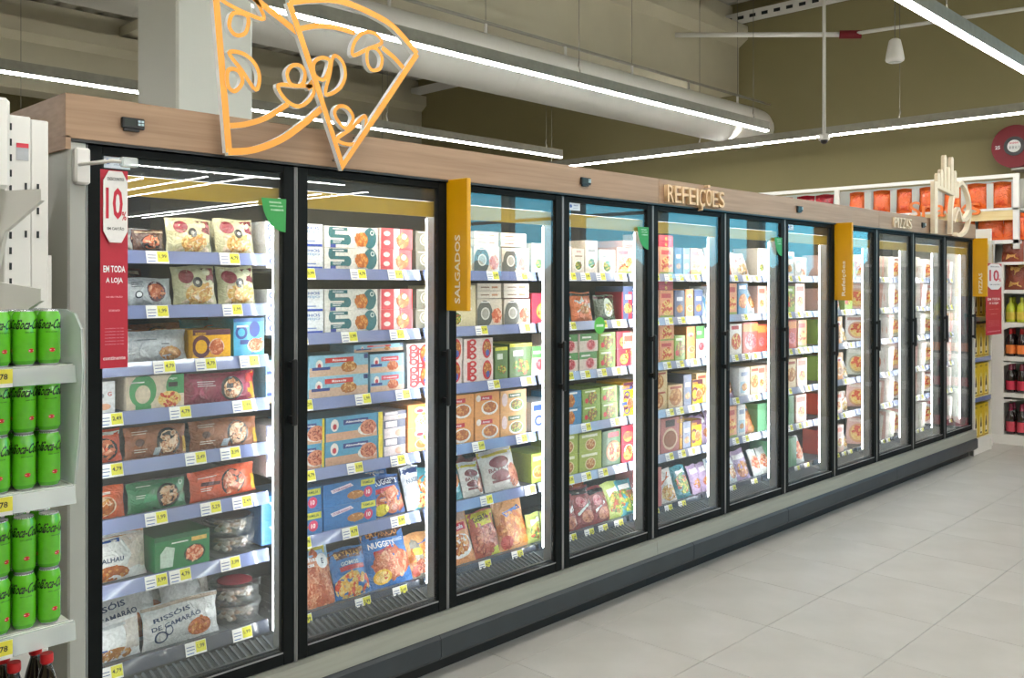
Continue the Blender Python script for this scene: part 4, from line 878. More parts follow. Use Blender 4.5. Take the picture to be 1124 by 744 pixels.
M['signprint'] = attr_mat('orange_faced_acrylic', .4, noise=0)
ps = thing('pizza_sign', 'orange and white cut-out outline of two pizza slices fixed on the oak header', 'sign')
sl = [('slice_outline', [[(1.913, 2.652), (1.73, 2.739), (1.566, 2.815), (1.576, 2.704), (1.625, 2.176)]], False), ]
Y0, Y1 = -.083, -.060
m = MB(); wd = .025
ribbon(m, [(1.912, 2.650), (1.73, 2.739), (1.566, 2.815)], wd, Y0, Y1, smooth=False)
ribbon(m, [(1.566, 2.815), (1.576, 2.704), (1.625, 2.176)], wd, Y0, Y1, smooth=False)
ribbon(m, [(1.620, 2.178), (1.721, 2.196), (1.835, 2.247), (1.935, 2.32), (2.013, 2.388)], wd, Y0, Y1)
ribbon(m, [(1.627, 2.27), (1.693, 2.285), (1.777, 2.321), (1.862, 2.380)], wd*.8, Y0, Y1)
ribbon(m, [(1.945, 2.450), (1.982, 2.494)], wd*.8, Y0, Y1, smooth=False)
obj('slice_outline', m, M['signprint'], ps)
m = MB()
ribbon(m, [(1.865, 2.756), (1.981, 2.481), (2.104, 2.174), (2.286, 2.417), (2.481, 2.678)], wd, Y0-.002, Y1-.002, smooth=False)
ribbon(m, [(1.865, 2.756), (1.966, 2.789), (2.104, 2.812), (2.286, 2.788), (2.381, 2.751), (2.481, 2.678)], wd, Y0-.001, Y1-.001)
ribbon(m, [(1.91, 2.667), (1.987, 2.694), (2.072, 2.705), (2.162, 2.702)], wd*.8, Y0, Y1)
ribbon(m, [(2.30, 2.672), (2.363, 2.642), (2.418, 2.604)], wd*.8, Y0, Y1)
obj('slice_outline', m, M['signprint'], ps)
mush = [([(1.594, 2.708), (1.753, 2.672), (1.744, 2.717), (1.711, 2.747), (1.647, 2.761)], [(1.643, 2.67), (1.625, 2.625), (1.643, 2.597), (1.67, 2.597), (1.693, 2.618), (1.697, 2.669)]),
        ([(1.625, 2.525), (1.674, 2.534), (1.721, 2.51), (1.744, 2.464), (1.728, 2.413), (1.674, 2.473)], [(1.62, 2.463), (1.620, 2.41), (1.643, 2.394), (1.667, 2.414), (1.676, 2.441), (1.656, 2.47)]),
        ([(1.82, 2.442), (1.895, 2.452), (1.971, 2.459), (1.961, 2.416), (1.91, 2.378), (1.855, 2.392)], [(1.875, 2.455), (1.857, 2.491), (1.88, 2.525), (1.915, 2.53), (1.935, 2.504), (1.92, 2.46)]),
        ([(2.063, 2.593), (2.104, 2.578), (2.117, 2.525), (2.088, 2.471), (2.026, 2.441), (2.045, 2.521)], [(2.045, 2.569), (2.008, 2.577), (1.975, 2.554), (1.972, 2.518), (1.992, 2.496), (2.023, 2.501)]),
        ([(2.159, 2.615), (2.162, 2.661), (2.205, 2.711), (2.262, 2.722), (2.3, 2.692), (2.23, 2.653)], [(2.23, 2.651), (2.227, 2.599), (2.251, 2.572), (2.291, 2.587), (2.3, 2.631), (2.272, 2.661)]),
        ([(2.214, 2.383), (2.216, 2.328), (2.188, 2.278), (2.132, 2.261), (2.082, 2.276), (2.148, 2.324)], [(2.088, 2.344), (2.069, 2.378), (2.093, 2.405), (2.132, 2.402), (2.157, 2.367), (2.126, 2.322)])]
for a, b in mush:
    m = MB(); ribbon(m, a, .015, Y0, Y1, True); ribbon(m, b, .015, Y0, Y1, True); obj('mushroom_outline', m, M['signprint'], ps)
m = MB()
for (x, z) in ((1.63, 2.2), (1.9, 2.29), (2.1, 2.2), (2.2, 2.3)): m.tube([(x, -.05, z), (x, -.028, z)], .005)
obj('mounting_pin', m, M['silver'], ps)

def letters(name, label, word, xs, z, h, depth, m_, y=-.03, parent_cat='sign'):
    t = thing(name, label, parent_cat)
    a, b = xs; wt = [.42 if ch == 'I' else 1 for ch in word]; u = (b-a)/sum(wt); cur = a
    for i, ch in enumerate(word):
        me = solid_text(ch, h*(1.32 if ch in 'ÇÕ' else 1), depth, u*.84*(1 if ch != 'I' else .3)); me.materials.clear(); me.materials.append(m_)
        obj('letter', me, None, t, (cur+u*wt[i]/2, y, z+(h*.16 if ch == 'Õ' else (-h*.16 if ch == 'Ç' else 0))))
        cur += u*wt[i]
    return t
letters('lettering_sign', 'pale oak raised letters REFEIÇÕES on the header above the fifth door', 'REFEIÇÕES', (4.36, 4.985), 2.235, .098, .028, M['gold'])
letters('lettering_sign', 'small cream raised letters PIZZAS on the header above the ninth door', 'PIZZAS', (7.67, 8.06), 2.235, .085, .02, M['cream'])

# cream cut-out icon at the far end: sticks in a box and a ring
ic = thing('cutout_sign', 'cream cut-out outline icon standing over the header near the last door', 'sign')
def plain_ribbon(pts, wd, closed=False, smooth=True, y0=-.085, y1=-.045):
    m = ribbon(MB(), pts, wd, y0, y1, closed, smooth); m.c = [(1, 1, 1, 1)]*len(m.c); return m
for i, (x, zt) in enumerate(((8.60, 2.72), (8.68, 2.76), (8.77, 2.90), (8.86, 2.80), (8.95, 2.90), (9.03, 2.78), (9.10, 2.68))):
    m = MB(); zb = 2.60-.05*(x-8.6)/.5
    m.prism([(x-.033, zb), (x+.033, zb), (x+.033, zt-.02), (x+.015, zt), (x-.015, zt), (x-.033, zt-.02)], -.085, -.055); obj('stick', m, M['cream'], ic)
obj('side_bar', MB().box(8.50, 8.57, -.085, -.045, 2.175, 2.64), M['cream'], ic)
obj('cross_bar', plain_ribbon([(8.53, 2.6), (9.12, 2.545)], .03, smooth=False), M['cream'], ic)
obj('ring', plain_ribbon([(8.93, 2.185), (8.97, 2.50), (9.2, 2.68), (9.42, 2.56), (9.44, 2.40), (9.30, 2.33)], .035), M['cream'], ic)
obj('ring', plain_ribbon([(9.0, 2.30), (9.12, 2.43), (9.22, 2.33), (9.34, 2.36), (9.47, 2.43), (9.38, 2.26), (9.2, 2.185), (9.04, 2.19)], .03), M['cream'], ic)
obj('mounting_pin', MB().tube([(8.53, -.05, 2.2), (8.53, -.028, 2.2)], .006).tube([(9.2, -.05, 2.2), (9.2, -.028, 2.2)], .006), M['silver'], ic)

# mustard blade signs
for x, word, th, lab, lo in ((2.723, 'SALGADOS', .19, 'mustard blade sign lettered SALGADOS between the second and third doors', 1.77), (6.623, 'Refeições', .19, 'mustard blade sign lettered Refeições beside the seventh door', 1.77), (9.75, 'PIZZAS', .11, 'mustard blade sign lettered PIZZAS at the end of the freezers', 1.75)):
    t = thing('blade_sign', lab, 'sign', (x, -.014, 0), group='mustard blade signs')
    m = MB().box(-.012, .012, -.135, 0, 1.598, 2.175, b=.003); obj('panel', m, M['yellow'], t)
    for sgn in (-1, 1):
        m = MB()
        ln = {'SALGADOS': .30, 'Refeições': .26, 'PIZZAS': .20}[word]
        # text runs upward, read from the side: local a along z, b across y
        put_text(m, word, lambda a, b: (sgn*.0135, -.075+(b if sgn < 0 else -b), 1.63+ln/2+a), 0, 0, .034, hx('F2EAD0'), width=ln)
        obj('lettering', m, M['flat'], t)

# hanging red discount banners
def banner(name, label, x, y, z1, w_, h_, rz, lean=0):
    t = thing(name, label, 'banner', (x, y, z1), rz); t.rotation_euler = (0, lean, rz)
    m = MB().box(-w_/2, w_/2, 0, .002, -h_, 0, hx('BE1E36')); F = lambda a, b: (a, -.0012, b)
    s = w_
    put_text(m, 'EM TODA', F, 0, -h_*.50, h_*.034, hx('FFFFFF'), width=s*.8); put_text(m, 'A LOJA', F, 0, -h_*.56, h_*.034, hx('FFFFFF'), width=s*.62)
    put_text(m, 'NO SEU TALÃO', F, 0, -h_*.64, h_*.010, hx('F0B0B8'), width=s*.6); put_text(m, 'DE DESCONTO', F, 0, -h_*.71, h_*.010, hx('F0B0B8'), width=s*.4)
    for k in range(6): put_text(m, 'condições na loja', F, 0, -h_*(.80+.016*k), h_*.007, hx('E08898'), width=s*.7)
    put_text(m, 'continente', F, 0, -h_*.95, h_*.018, hx('F4D0D4'), width=s*.82)
    obj('panel', m, M['flat'], t)
    m = MB(); a = w_*.44; b = h_*.36
    P = [(-a*.55, 0), (a*.55, 0), (a, -.03), (a, -b+.035), (a*.5, -b), (-a*.5, -b), (-a, -b+.035), (-a, -.03)]
    m.prism([(p, q-.004) for p, q in P], -.010, -.007, hx('EDEAE6'))
    G = lambda a_, b_: (a_, -.0108, b_)
    put_text(m, 'DESCONTO', G, 0, -b*.13, h_*.016, hx('3A3A3A'), width=s*.6); put_text(m, '10', G, -s*.05, -b*.47, h_*.16, hx('C8203A'), width=s*.62)
    put_text(m, '%', G, s*.31, -b*.64, h_*.045, hx('C8203A'), width=s*.17); put_text(m, 'EM CARTÃO', G, 0, -b*.82, h_*.017, hx('3A3A3A'), width=s*.62)
    obj('tag_card', m, M['flat'], t)
    return t
banner('discount_banner', 'red and white hanging discount banner beside the first freezer door', 1.172, -.21, 2.062, .083, .605, .0, -.0)
bn = COL.objects[-1]
m = MB(); m.tube([(1.13, -.02, 2.09), (1.13, -.05, 2.09), (1.15, -.25, 2.085), (1.20, -.25, 2.085)], .006, 8)
br = thing('hook_arm', 'white hook arm clamped to the freezer post, holding the red banner', 'hook')
obj('arm', m, M['white'], br)
obj('clamp', MB().box(1.118, 1.165, -.05, -.018, 2.03, 2.145, b=.006), M['white'], br)
obj('clip', MB().box(1.175, 1.225, -.262, -.238, 2.07, 2.10, b=.004), M['acrylic'], br)
banner('discount_banner', 'red and white discount banner hanging by the yellow box rack', 10.05, -.12, 1.93, .50, .72, .0)
m = MB(); m.tube([(10.05, -.118, 1.93), (10.05, -.118, 2.16), (10.05, .0, 2.16)], .008); tag(obj('hook_arm', m, M['white']), 'slim white hook arm above the yellow box rack', 'hook')

# ================================================================ LEFT: DRINKS GONDOLA
g = thing('drinks_shelving', 'white metal shelving bay of green cans beside the freezer', 'shelving', (0, 0, 0))
m = MB(); m.box(.895, .925, -.30, -.10, 0, 2.19, b=.003); m.box(.925, 1.0, -.10, -.06, 0, 2.205)
obj('upright_post', MB().box(.885, .957, -.14, -.06, 0, 2.205, b=.003), M['white'], g)
obj('end_panel', MB().box(.959, 1.008, -.135, -.07, 0, 2.20, b=.003), M['white'], g)
obj('end_panel', MB().box(1.008, 1.02, -.125, -.09, 1.60, 1.80), M['white'], g)
obj('back_panel', MB().box(-.4, .885, -.075, -.065, 0, 2.2), M['grey'], g)
sm = MB().box(-.003, .003, -.0015, .0015, -.010, .010).mesh('slot', M['dark'])
for k in range(40): add(sm, 'slot', g, (.902, -.141, 2.17-k*.045))
for z in (2.0, 1.93, 1.86):
    for x in (.943, .978): add(sm, 'slot', g, (x, -.141 if x < .95 else -.136, z))
m = MB().box(.917, .95, -.1425, -.141, 2.075, 2.125, hx('B8BCC0')); m.box(.917, .95, -.143, -.1424, 2.112, 2.125, hx('D8384A')); obj('sticker', m, M['flat'], g)
# angled brackets of the bare upper bays
for z in (1.98, 1.72):
    m = MB(); m.prism([(-.14, z), (-.50, z-.02), (-.50, z-.05), (-.22, z-.12), (-.14, z-.24)], .862, .872, plane='yz'); obj('bracket', m, M['white'], g)
# upper tall panel at the far left
obj('divider_panel', MB().box(.62, .872, -.24, -.20, 1.98, 2.235, b=.01), M['white'], g)
shelf_z = (1.50, 1.18, .82, .42)
def shelf_unit(z):
    m = MB(); m.box(-.4, .935, -.50, -.08, z-.012, z); s = obj('shelf', m, M['white'], g)
    m = MB(); m.prism([(-.50, z+.002), (-.515, z-.002), (-.525, z-.046), (-.515, z-.046), (-.50, z-.014)], -.4, .942, plane='yz'); obj('price_rail', m, M['acrylic'], s)
    m = MB(); m.box(-.4, .94, -.507, -.502, z-.012, z+.001); obj('shelf_lip', m, M['white'], s)
    m = MB(); m.box(-.4, .80, -.516, -.509, z-.038, z-.014); obj('rail_strip', m, M['grey'], s)
    for x in (.715, .45):
        t = MB(); t.box(x, x+.07, -.530, -.527, z-.046, z+.0, hx('F0F0EC')); t.box(x+.0, x+.07, -.5312, -.530, z-.036, z-.0, hx('E6DC4A'))
        put_text(t, '0,78', lambda a, b: (a, -.5318, b), x+.042, z-.02, .017, hx('202020')); obj('price_tag', t, M['flat'], s)
    return s
for z in shelf_z[:3]: shelf_unit(z)
m = MB(); m.box(-.4, .95, -.52, -.08, 0, .42); obj('base', m, M['white'], g)
# frosted side guards
for z, h in ((1.50, .145), (1.18, .0)):
    m = MB()
    if h:
        P = [(-.14, z+h), (-.44, z+h), (-.50, z+h-.01), (-.545, z+h-.05), (-.555, z-.02), (-.53, z-.2), (-.50, z-.32), (-.14, z-.32)]
        m.prism(P, .945, .951, plane='yz'); obj('side_guard', m, M['acrylic'], g)
m = MB(); m.tube([(.925, -.30, 1.58), (.946, -.30, 1.58)], .012, 10); obj('guard_knob', m, M['white'], g)

# slim lime cans
def can_meshes():
    m = MB(); r = .0285; H = .145; seg = 28
    gA, gB = hx('5FBF1E'), hx('4AA516')
    prof = [(.021, 0), (.0235, .004), (r, .014), (r, .130), (.0235, .141), (.0235, .1435)]
    sv = hx('C9CBCC')
    m.lathe(prof, seg, cols=[sv, gB, gA, gA, sv])
    def F(th0):
        def f(x, z, L=0):
            a = th0+x/r; rr_ = r+.0002+.0002*L; return (rr_*math.cos(a), rr_*math.sin(a), z)
        return f
    for k, th in enumerate((-PI/2+.15, -PI/2+.15+2*PI/3, -PI/2+.15+4*PI/3)):
        put_text(m, 'Coca-Cola', lambda x, z: F(th)(x, z), 0, .108, .026, hx('12260A'), width=.070, shear=.35)
        m2 = [F(th)(a, b) for a, b in ((-.024, .0925), (.020, .0945), (.021, .0955), (-.022, .0935))]
        i = m.vs(m2); m.face(range(i, i+4), hx('12260A'))
        put_text(m, 'ZERO AÇÚCAR', lambda x, z: F(th)(x, z), 0, .087, .0035, hx('12260A'), width=.03)
        pts = [F(th)(.0075*math.cos(2*PI*q/14)+.001, .040+.0055*math.sin(2*PI*q/14), 1) for q in range(14)]
        i = m.vs(pts); m.face(range(i, i+14), hx('C8301E'))
        i = m.vs([F(th)(a, b, 2) for a, b in ((-.005, .0392), (.007, .0392), (.007, .0408), (-.005, .0408))]); m.face(range(i, i+4), hx('F0D0C0'))
    body = m.mesh('can_body', M['can'])
    m = MB(); m.lathe([(.0235, .1405), (.0235, .145), (.0215, .1445), (.021, .1405), (.001, .1405)], 24); lid = m.mesh('lid', M['silver'])
    m = MB(); m.box(-.006, .006, -.014, .004, .1410, .1422); tabm = m.mesh('pull_tab', M['silver'])
    return body, lid, tabm
cb_, cl_, ct_ = can_meshes()
shn = ['top', 'middle', 'lower']; pos = ['closest to the freezer', 'second from the freezer', 'third from the freezer', 'fourth from the freezer', 'fifth from the freezer', 'sixth from the freezer']
rc = random.Random(21)
for si, z in enumerate(shelf_z[:3]):
    for row in range(2):
        for lay in range(1 if si == 0 else 2):
            for k in range(5 if row == 0 else 3):
                x = (.893, .893, .893)[si]-k*.0615; y = -.468+row*.062
                lab = 'lime green slim can, %s row%s, %s, %s shelf' % (('front', 'back')[row], '' if si == 0 else ', '+('lower', 'upper')[lay]+' layer', pos[k], shn[si])
                t = thing('drink_can', lab, 'can', (x, y, z+.001+lay*.1455), rc.uniform(-.35, .35), 'lime green drink cans')
                add(cb_, 'can_body', t); add(cl_, 'lid', t); add(ct_, 'pull_tab', t)
# cola bottles under the lowest can shelf
m = MB(); m.lathe([(.034, 0), (.037, .01), (.036, .16), (.034, .2), (.022, .25), (.013, .28), (.013, .295)], 20); bb = m.mesh('bottle_body', M['cola'])
m = MB(); m.lathe([(.0155, .288), (.0165, .292), (.0165, .310), (.015, .313)], 20); bc = m.mesh('cap', M['cap'])
m = MB(); m.lathe([(.0375, .09), (.0375, .15)], 20, col=hx('C4161C'), cap=False); bl = m.mesh('bottle_label', M['flat'])
for k, (x, y) in enumerate(((.892, -.455), (.812, -.455), (.732, -.455), (.892, -.372), (.812, -.372), (.732, -.372))):
    t = thing('cola_bottle', 'dark cola bottle with red cap, %s row, %s, under the cans' % (('front', 'back')[k > 2], pos[k % 3]), 'bottle', (x, y, .421), 0, 'red capped cola bottles')
    add(bb, 'bottle_body', t); add(bc, 'cap', t); add(bl, 'bottle_label', t)

# ================================================================ RIGHT: END RACK WITH YELLOW GIFT BOXES
rk = thing('gift_box_rack', 'narrow white rack of yellow boxed bottles at the end of the freezers', 'rack')
xa, xb = 9.80, 10.36
for x in (xa, xb-.03):
    obj('post', MB().box(x, x+.03, -.01, .03, 0, 2.3), M['white'], rk)
    obj('post', MB().box(x, x+.03, .42, .46, 0, 2.3), M['white'], rk)
obj('back_panel', MB().box(xa, xb, .46, .47, 0, 2.3), M['white'], rk)
obj('side_panel', MB().box(xb-.004, xb, 0, .46, 0, 2.3), M['white'], rk)
RZ = (.16, .575, .98, 1.39, 1.80)
for i, z in enumerate(RZ):
    s = obj('shelf', MB().box(xa+.03, xb-.03, 0, .46, z-.02, z), M['white'], rk)
    obj('price_rail', MB().box(xa+.03, xb-.03, -.012, -.002, z-.045, z+.0), M['rail'] if i else M['white'], s)
obj('base', MB().box(xa, xb, 0, .46, 0, .14), M['white'], rk)
def gift_mesh():
    m = MB(); w_, h_, d_ = .155, .335, .11; y_ = hx('E6C41C')
    m.box(0, w_, 0, d_, 0, h_, cols=[y_, hx('D8B416'), y_, y_, hx('D0AC14'), y_])
    art(m, [('e', .5, .30, .34, .95, 'F4E48A'), ('r', .34, .1, .66, .42, '1E1A12'), ('p', [(.36, .42), (.64, .42), (.56, .60), (.44, .60)], '1E1A12'), ('r', .45, .6, .55, .8, 'C8B028'), ('r', .36, .16, .64, .3, 'F0EAD8'), ('t', .5, .92, .07, 'VINHO', '7A5A10', .5), ('r', .1, .02, .9, .06, 'B08A10')], w_, h_, lambda x, z, L: (x, -.0005*L-.0004, z))
    return m.mesh('gift_box', M['print'])
gme = gift_mesh()
for i, z in enumerate(RZ):
    for k in range(3):
        for r_ in range(2):
            if r_ and k < 2: continue
            o = bpy.data.objects.new('gift_box', gme); COL.objects.link(o); o.location = (xa+.04+k*.16, .01+r_*.14, z+.001)
            tag(o, 'yellow gift box printed with a bottle, %s across%s, %s shelf from the floor' % (ORD[k], ' in back' if r_ else '', ORD[i]), 'box', 'yellow gift boxes on the end rack')

# ================================================================ END WALL SHELVING
XF = 10.80
ew = thing('wall_shelving', 'white framed wall shelving of orange snack bags and bottles along the end wall', 'shelving')
def vert(y, z0, z1, w_=.06, nm='post'): return obj(nm, MB().box(XF, XF+.04, y-w_/2, y+w_/2, z0, z1, b=.003), M['white'], ew)
vert(-.12, 2.1, 2.87); vert(1.87, 0, 2.87); vert(4.6, 0, 2.87)
obj('top_rail', MB().box(XF, XF+.04, -.15, 4.63, 2.87, 2.91), M['white'], ew)
obj('back_panel', MB().box(11.3, 11.33, -1.5, 4.6, 0, 2.9), M['grey'], ew)
obj('sign_board', MB().box(XF+.01, XF+.03, -.15, 3.2, 2.415, 2.545), M['board'], ew)
obj('shelf', MB().box(XF, 11.3, -.15, 4.6, 2.52, 2.545), M['white'], ew)
obj('shelf', MB().box(XF, 11.3, -.15, 4.6, 2.16, 2.20), M['white'], ew)
obj('shelf', MB().box(XF, 11.3, .10, 4.6, 1.85, 1.88), M['white'], ew)
obj('shelf', MB().box(XF, 11.3, .10, 4.6, 1.50, 1.53), M['white'], ew)
wp = obj('divider_panel', MB().box(XF, 11.3, .06, .12, 0, 1.95), M['white'], ew)
obj('divider_panel', MB().box(XF+.02, XF+.04, .12, .35, .0, 1.5), M['white'], ew)
for z in (1.31, .94, .55, .10):
    obj('shelf', MB().box(XF, 11.3, -1.5, .06, z-.045, z), M['white'], ew)
for z in (1.27, .88, .48):   # arched bay heads
    m = MB(); y0, y1 = -1.5, .06; P = [(y0, z), (y1, z), (y1, z-.08)]+[(y1-.04-(.14)*(1-math.cos(t)), z-.08+.08*math.sin(t)) for t in (.4, .8, 1.2, 1.57)]+[(y0, z)]
    m.prism([(y1, z), (y1, z-.09), (y1-.04, z-.05), (y1-.12, z-.015), (y1-.25, z)], XF-.005, XF+.01, plane='yz'); obj('arched_head', m, M['white'], ew)
obj('side_stile', MB().box(XF-.006, XF+.02, .0, .06, .1, 1.95), M['white'], ew)
obj('base', MB().box(XF-.02, 11.3, -1.5, .12, 0, .09), M['white'], ew)
obj('header_panel', MB().box(XF, 11.3, -1.5, -.0, 1.62, 1.66), M['white'], ew)
# snacks lettering on the board
t = thing('lettering_sign', 'orange letters Snacks on the pale pine board of the wall shelving', 'sign', (XF+.005, 0, 0), -PI/2)
word = 'Snacks'; yy = [.93, .79, .66, .53, .41, .29]
for ch, y in zip(word, yy):
    me = solid_text(ch, .19 if ch in 'Sk' else .135, .02, .12); me.materials.clear(); me.materials.append(M['orange']); obj('letter', me, None, t, (-y, 0, 2.55+(.025 if ch in 'Sk' else 0)))
# snack bags
def snack_bag(color, c2, name='snack_bag', w_=.24, h_=.30):
    me = bag_pack(w_, h_, .10, color, [('p', [(.08, .72), (.5, .52), (.92, .72), (.9, .9), (.1, .9)], c2), ('p', [(.2, .1), (.8, .1), (.7, .3), (.3, .3)], c2) ], seed= len(color)+int(color[:2], 16))
    return me
or_me = snack_bag('E8641C', 'D8480F'); rd_me = snack_bag('B01226', '8A0C1C'); cr_me = snack_bag('D8C8A0', '8A5A3A'); br_me = snack_bag('8A3A22', 'D89A4A')
dv = MB().box(.03, .035, -.035, .035, 0, .28).mesh('divider', M['grey'])
def wall_bag(me, y, z, w_, lab, cat='bag'):
    o = bpy.data.objects.new('snack_bag', me); COL.objects.link(o); o.rotation_euler = (-.12, 0, -PI/2); o.location = (XF+.05, y, z+.004); o.scale = (w_/.24, 1, 1)
    tag(o, lab, 'bag', 'snack bags on the wall shelving')
bys = [(1.79, .2), (1.50, .2), (1.20, .21), (.93, .22), (.68, .2), (.42, .24), (.17, .24), (-.06, .14) if False else (.42, .24)]
for i, (y, w_) in enumerate([(1.76, .21), (1.47, .23), (1.19, .2), (.93, .2), (.655, .2), (.43, .24), (.18, .24)]):
    wall_bag(or_me, y, 2.545, w_, 'orange snack bag in the upper row, %s from the long post' % ORD[i])
    add(dv, 'divider', ew, (XF+.03, y-w_-.035, 2.545))
for i, y in enumerate((2.75, 2.45, 2.2)): wall_bag(rd_me, y, 2.545, .24, 'red snack bag in the upper row, %s towards the freezers' % ORD[2-i])
for i, y in enumerate((3.05, 3.4)): wall_bag(rd_me, y, 2.545, .24, 'red snack bag in the upper row, beyond the others, %s' % ORD[i])
for i, y in enumerate((1.75, 1.45, 1.15, .86, .57, .28, .02)): wall_bag(or_me, y+.02, 2.2, .27, 'orange snack bag in the lower row, %s from the long post' % ORD[i])
for i, y in enumerate((.75, .45)): wall_bag(cr_me, y, 1.88, .24, 'cream snack bag on third shelf down, %s from the freezers' % ORD[i])
wall_bag(br_me, .62, 1.53, .24, 'brown snack bag on fourth shelf down by the cream one'); wall_bag(cr_me, .95, 1.53, .24, 'cream snack bag on fourth shelf down by the brown one')
for i, (y, z, me) in enumerate(((.05, 1.96, br_me), (.02, 1.66, br_me), (.34, 1.53, cr_me), (.34, 1.88, cr_me), (-.25, 1.66, cr_me))):
    wall_bag(me, y, z, .22, ['brown bag on the ledge under the orange bags', 'brown bag standing lower on the bottle cabinet', 'cream bag next to the brown one on fourth shelf', 'cream bag with red print at end of third shelf', 'cream bag at the open end of the bottle cabinet'][i])
obj('shelf', MB().box(XF, 11.3, -1.5, .06, 1.93, 1.96), M['white'], ew)
# bottles in the arched bays
def wbottle(glass, cap, lab, hgt=.29, r=.042, lc=None, fat=False):
    m = MB(); k = hgt/.29
    m.lathe([(r*.9, 0), (r, .01), (r, .16*k), (r*.8, .20*k), (.016, .235*k), (.014, .27*k)], 14); a = m.mesh('bottle_body', glass)
    m = MB(); m.lathe([(.0165, .215*k) if not fat else (r*.86, .17*k), (.018, .24*k) if not fat else (.024, .22*k), (.017, .275*k), (.015, .29*k)], 12); b = m.mesh('cap', cap)
    m = MB(); m.lathe([(r+.0012, .03), (r+.0012, .12*k)], 14, col=hx(lc or 'F0E8D8'), cap=False); c = m.mesh('bottle_label', M['flat'])
    return a, b, c
kinds = [(1.31, wbottle(M['lime'], M['lime'], '', .27, .05, 'C9B23A'), 'lime yellow squat bottle', 'top bay'), (.94, wbottle(M['wine'], M['cap'], '', .30, .05, 'E8803A'), 'dark bottle with orange label', 'second bay'),
         (.55, wbottle(M['wine'], M['magenta'], '', .31, .048, 'C8304A', True), 'magenta foiled bottle with red label', 'third bay'), (.10, wbottle(M['wine'], M['magenta'], '', .33, .048, 'D04A5A', True), 'magenta foiled bottle with pink label', 'bottom bay')]
for z, (a, b, c), lab, bay in kinds:
    for k in range(8):
        for r_ in range(2 if k < 4 else 1):
            t = thing('wine_bottle', '%s, %s %s from stile, %s' % (lab, ('front', 'back')[r_], ORD[k], bay), 'bottle', (XF+.09+r_*.12, -.045-k*.108, z+.001), 0, 'bottles in the arched cabinet')
            add(a, 'bottle_body', t); add(b, 'cap', t); add(c, 'bottle_label', t)
# yellow and red sachets hanging in the gap between rack and cabinet
for i, (z, c) in enumerate(((1.05, 'E08A1C'), (.62, 'D8401C'), (.82, 'E8C41C'), (1.26, 'C8281C'))):
    me = bag_pack(.16, .22, .04, c, [('e', .5, .5, .3, .3, 'F0D020'), ('r', .1, .8, .9, .9, 'B01818')], seed=i)
    o = obj('hanging_sachet', me, None, None, (10.42, .16+.0*i, z)); o.rotation_euler = (0, 0, 0)
    tag(o, ['orange', 'red', 'yellow', 'dark red'][i]+' sachet hanging in the gap beside the gift box rack', 'sachet', 'sachets hanging in the gap')
m = MB(); m.box(10.40, 10.60, .24, .26, .0, 1.55); m.box(10.40, 10.60, .05, .26, .0, .12); o = obj('sachet_stand', m, M['white']); tag(o, 'slim white stand in the gap between the rack and the wall cabinet', 'stand')

# fire hose reel on the end wall
hr = thing('hose_reel', 'round red fire hose reel with white centre high on the taupe wall', 'hose reel', (XE-.30, -.03, 3.24), -PI/2)
def disc(r0, r1, y0, y1, seg=32, col=(1, 1, 1, 1)):
    m = MB(); rings = []
    for r_, y in ((r0, y0), (r1, y0), (r1, y1), (r0, y1)):
        rings.append(m.vs([(r_*math.cos(2*PI*k/seg), y, r_*math.sin(2*PI*k/seg)) for k in range(seg)]))
    for a, b in zip(rings, rings[1:]+rings[:1]):
        for k in range(seg): m.face([a+k, b+k, b+(k+1) % seg, a+(k+1) % seg], col)
    return m
obj('reel_disc', disc(.08, .235, -.02, .0), M['red'], hr); obj('reel_disc', disc(.08, .235, .14, .16), M['red'], hr)
obj('hose_coil', disc(.07, .18, .0, .14), M['black'], hr)
obj('hub_ring', disc(.06, .105, -.035, -.02), M['black'], hr)
m = disc(.001, .068, -.036, -.022, col=hx('E8E8E4')); 
for k in range(4): m.box(-.05+.03*k, -.03+.03*k, -.036, -.034, -.03, .0, hx('A8A8A4'))
put_text(m, 'INCENDIO', lambda a, b: (a, -.0365, b), 0, .035, .02, hx('C8202A'), width=.09); obj('centre_plate', m, M['flat'], hr)
m = MB(); put_text(m, '25', lambda a, b: (a, -.0215, b), -.17, 0, .04, hx('F0E8E8')); obj('lettering', m, M['flat'], hr)
m = MB(); m.box(-.04, .2, .0, .29, -.26, -.235); m.box(-.03, .03, .16, .29, -.25, .05); obj('bracket', m, M['steel'], hr)

# ================================================================ CEILING FITTINGS
def led_x(y, x0, x1, z, lab):
    t = thing('linear_light', lab, 'ceiling light', ((x0+x1)/2, y, z), 0, 'suspended linear lights'); L = x1-x0
    obj('housing', MB().box(-L/2, L/2, -.028, .028, .008, .06).box(-L/2, L/2, -.030, -.026, .008, .10).box(-L/2, L/2, .026, .030, .008, .10), M['steel'], t); obj('diffuser', MB().box(-L/2+.01, L/2-.01, -.024, .024, -.006, .008), M['led'], t); obj('added_uplight_strip', MB().box(-L/2+.03, L/2-.03, -.02, .02, .061, .065), M['added_uplight'], t)  # top strip is an added glow for the ceiling; channel sides hide it
    n = max(2, int(L/2.4))
    for k in range(n+1):
        x = -L/2+.3+k*(L-.6)/n; obj('suspension_wire', MB().tube([(x, 0, .07), (x, 0, 5.60-z)], .003, 5), M['wire'], t); obj('wire_hook', MB().tube([(x, 0, .07), (x+.015, 0, .12), (x-.01, 0, .16), (x, 0, .2)], .005, 5), M['wire'], t)
    return t
ZL = 3.41
led_x(4.95, -4.5, 9.23, ZL, 'long linear light beyond the column, furthest over the next aisle')
led_x(1.95, 2.75, 9.23, ZL, 'long linear light hung in front of the white round duct')
led_x(-.92, -4.5, 9.23, ZL, 'long linear light hung over the near aisle floor')
led_x(-3.9, -4.5, 9.23, ZL, 'long linear light over the second open aisle')
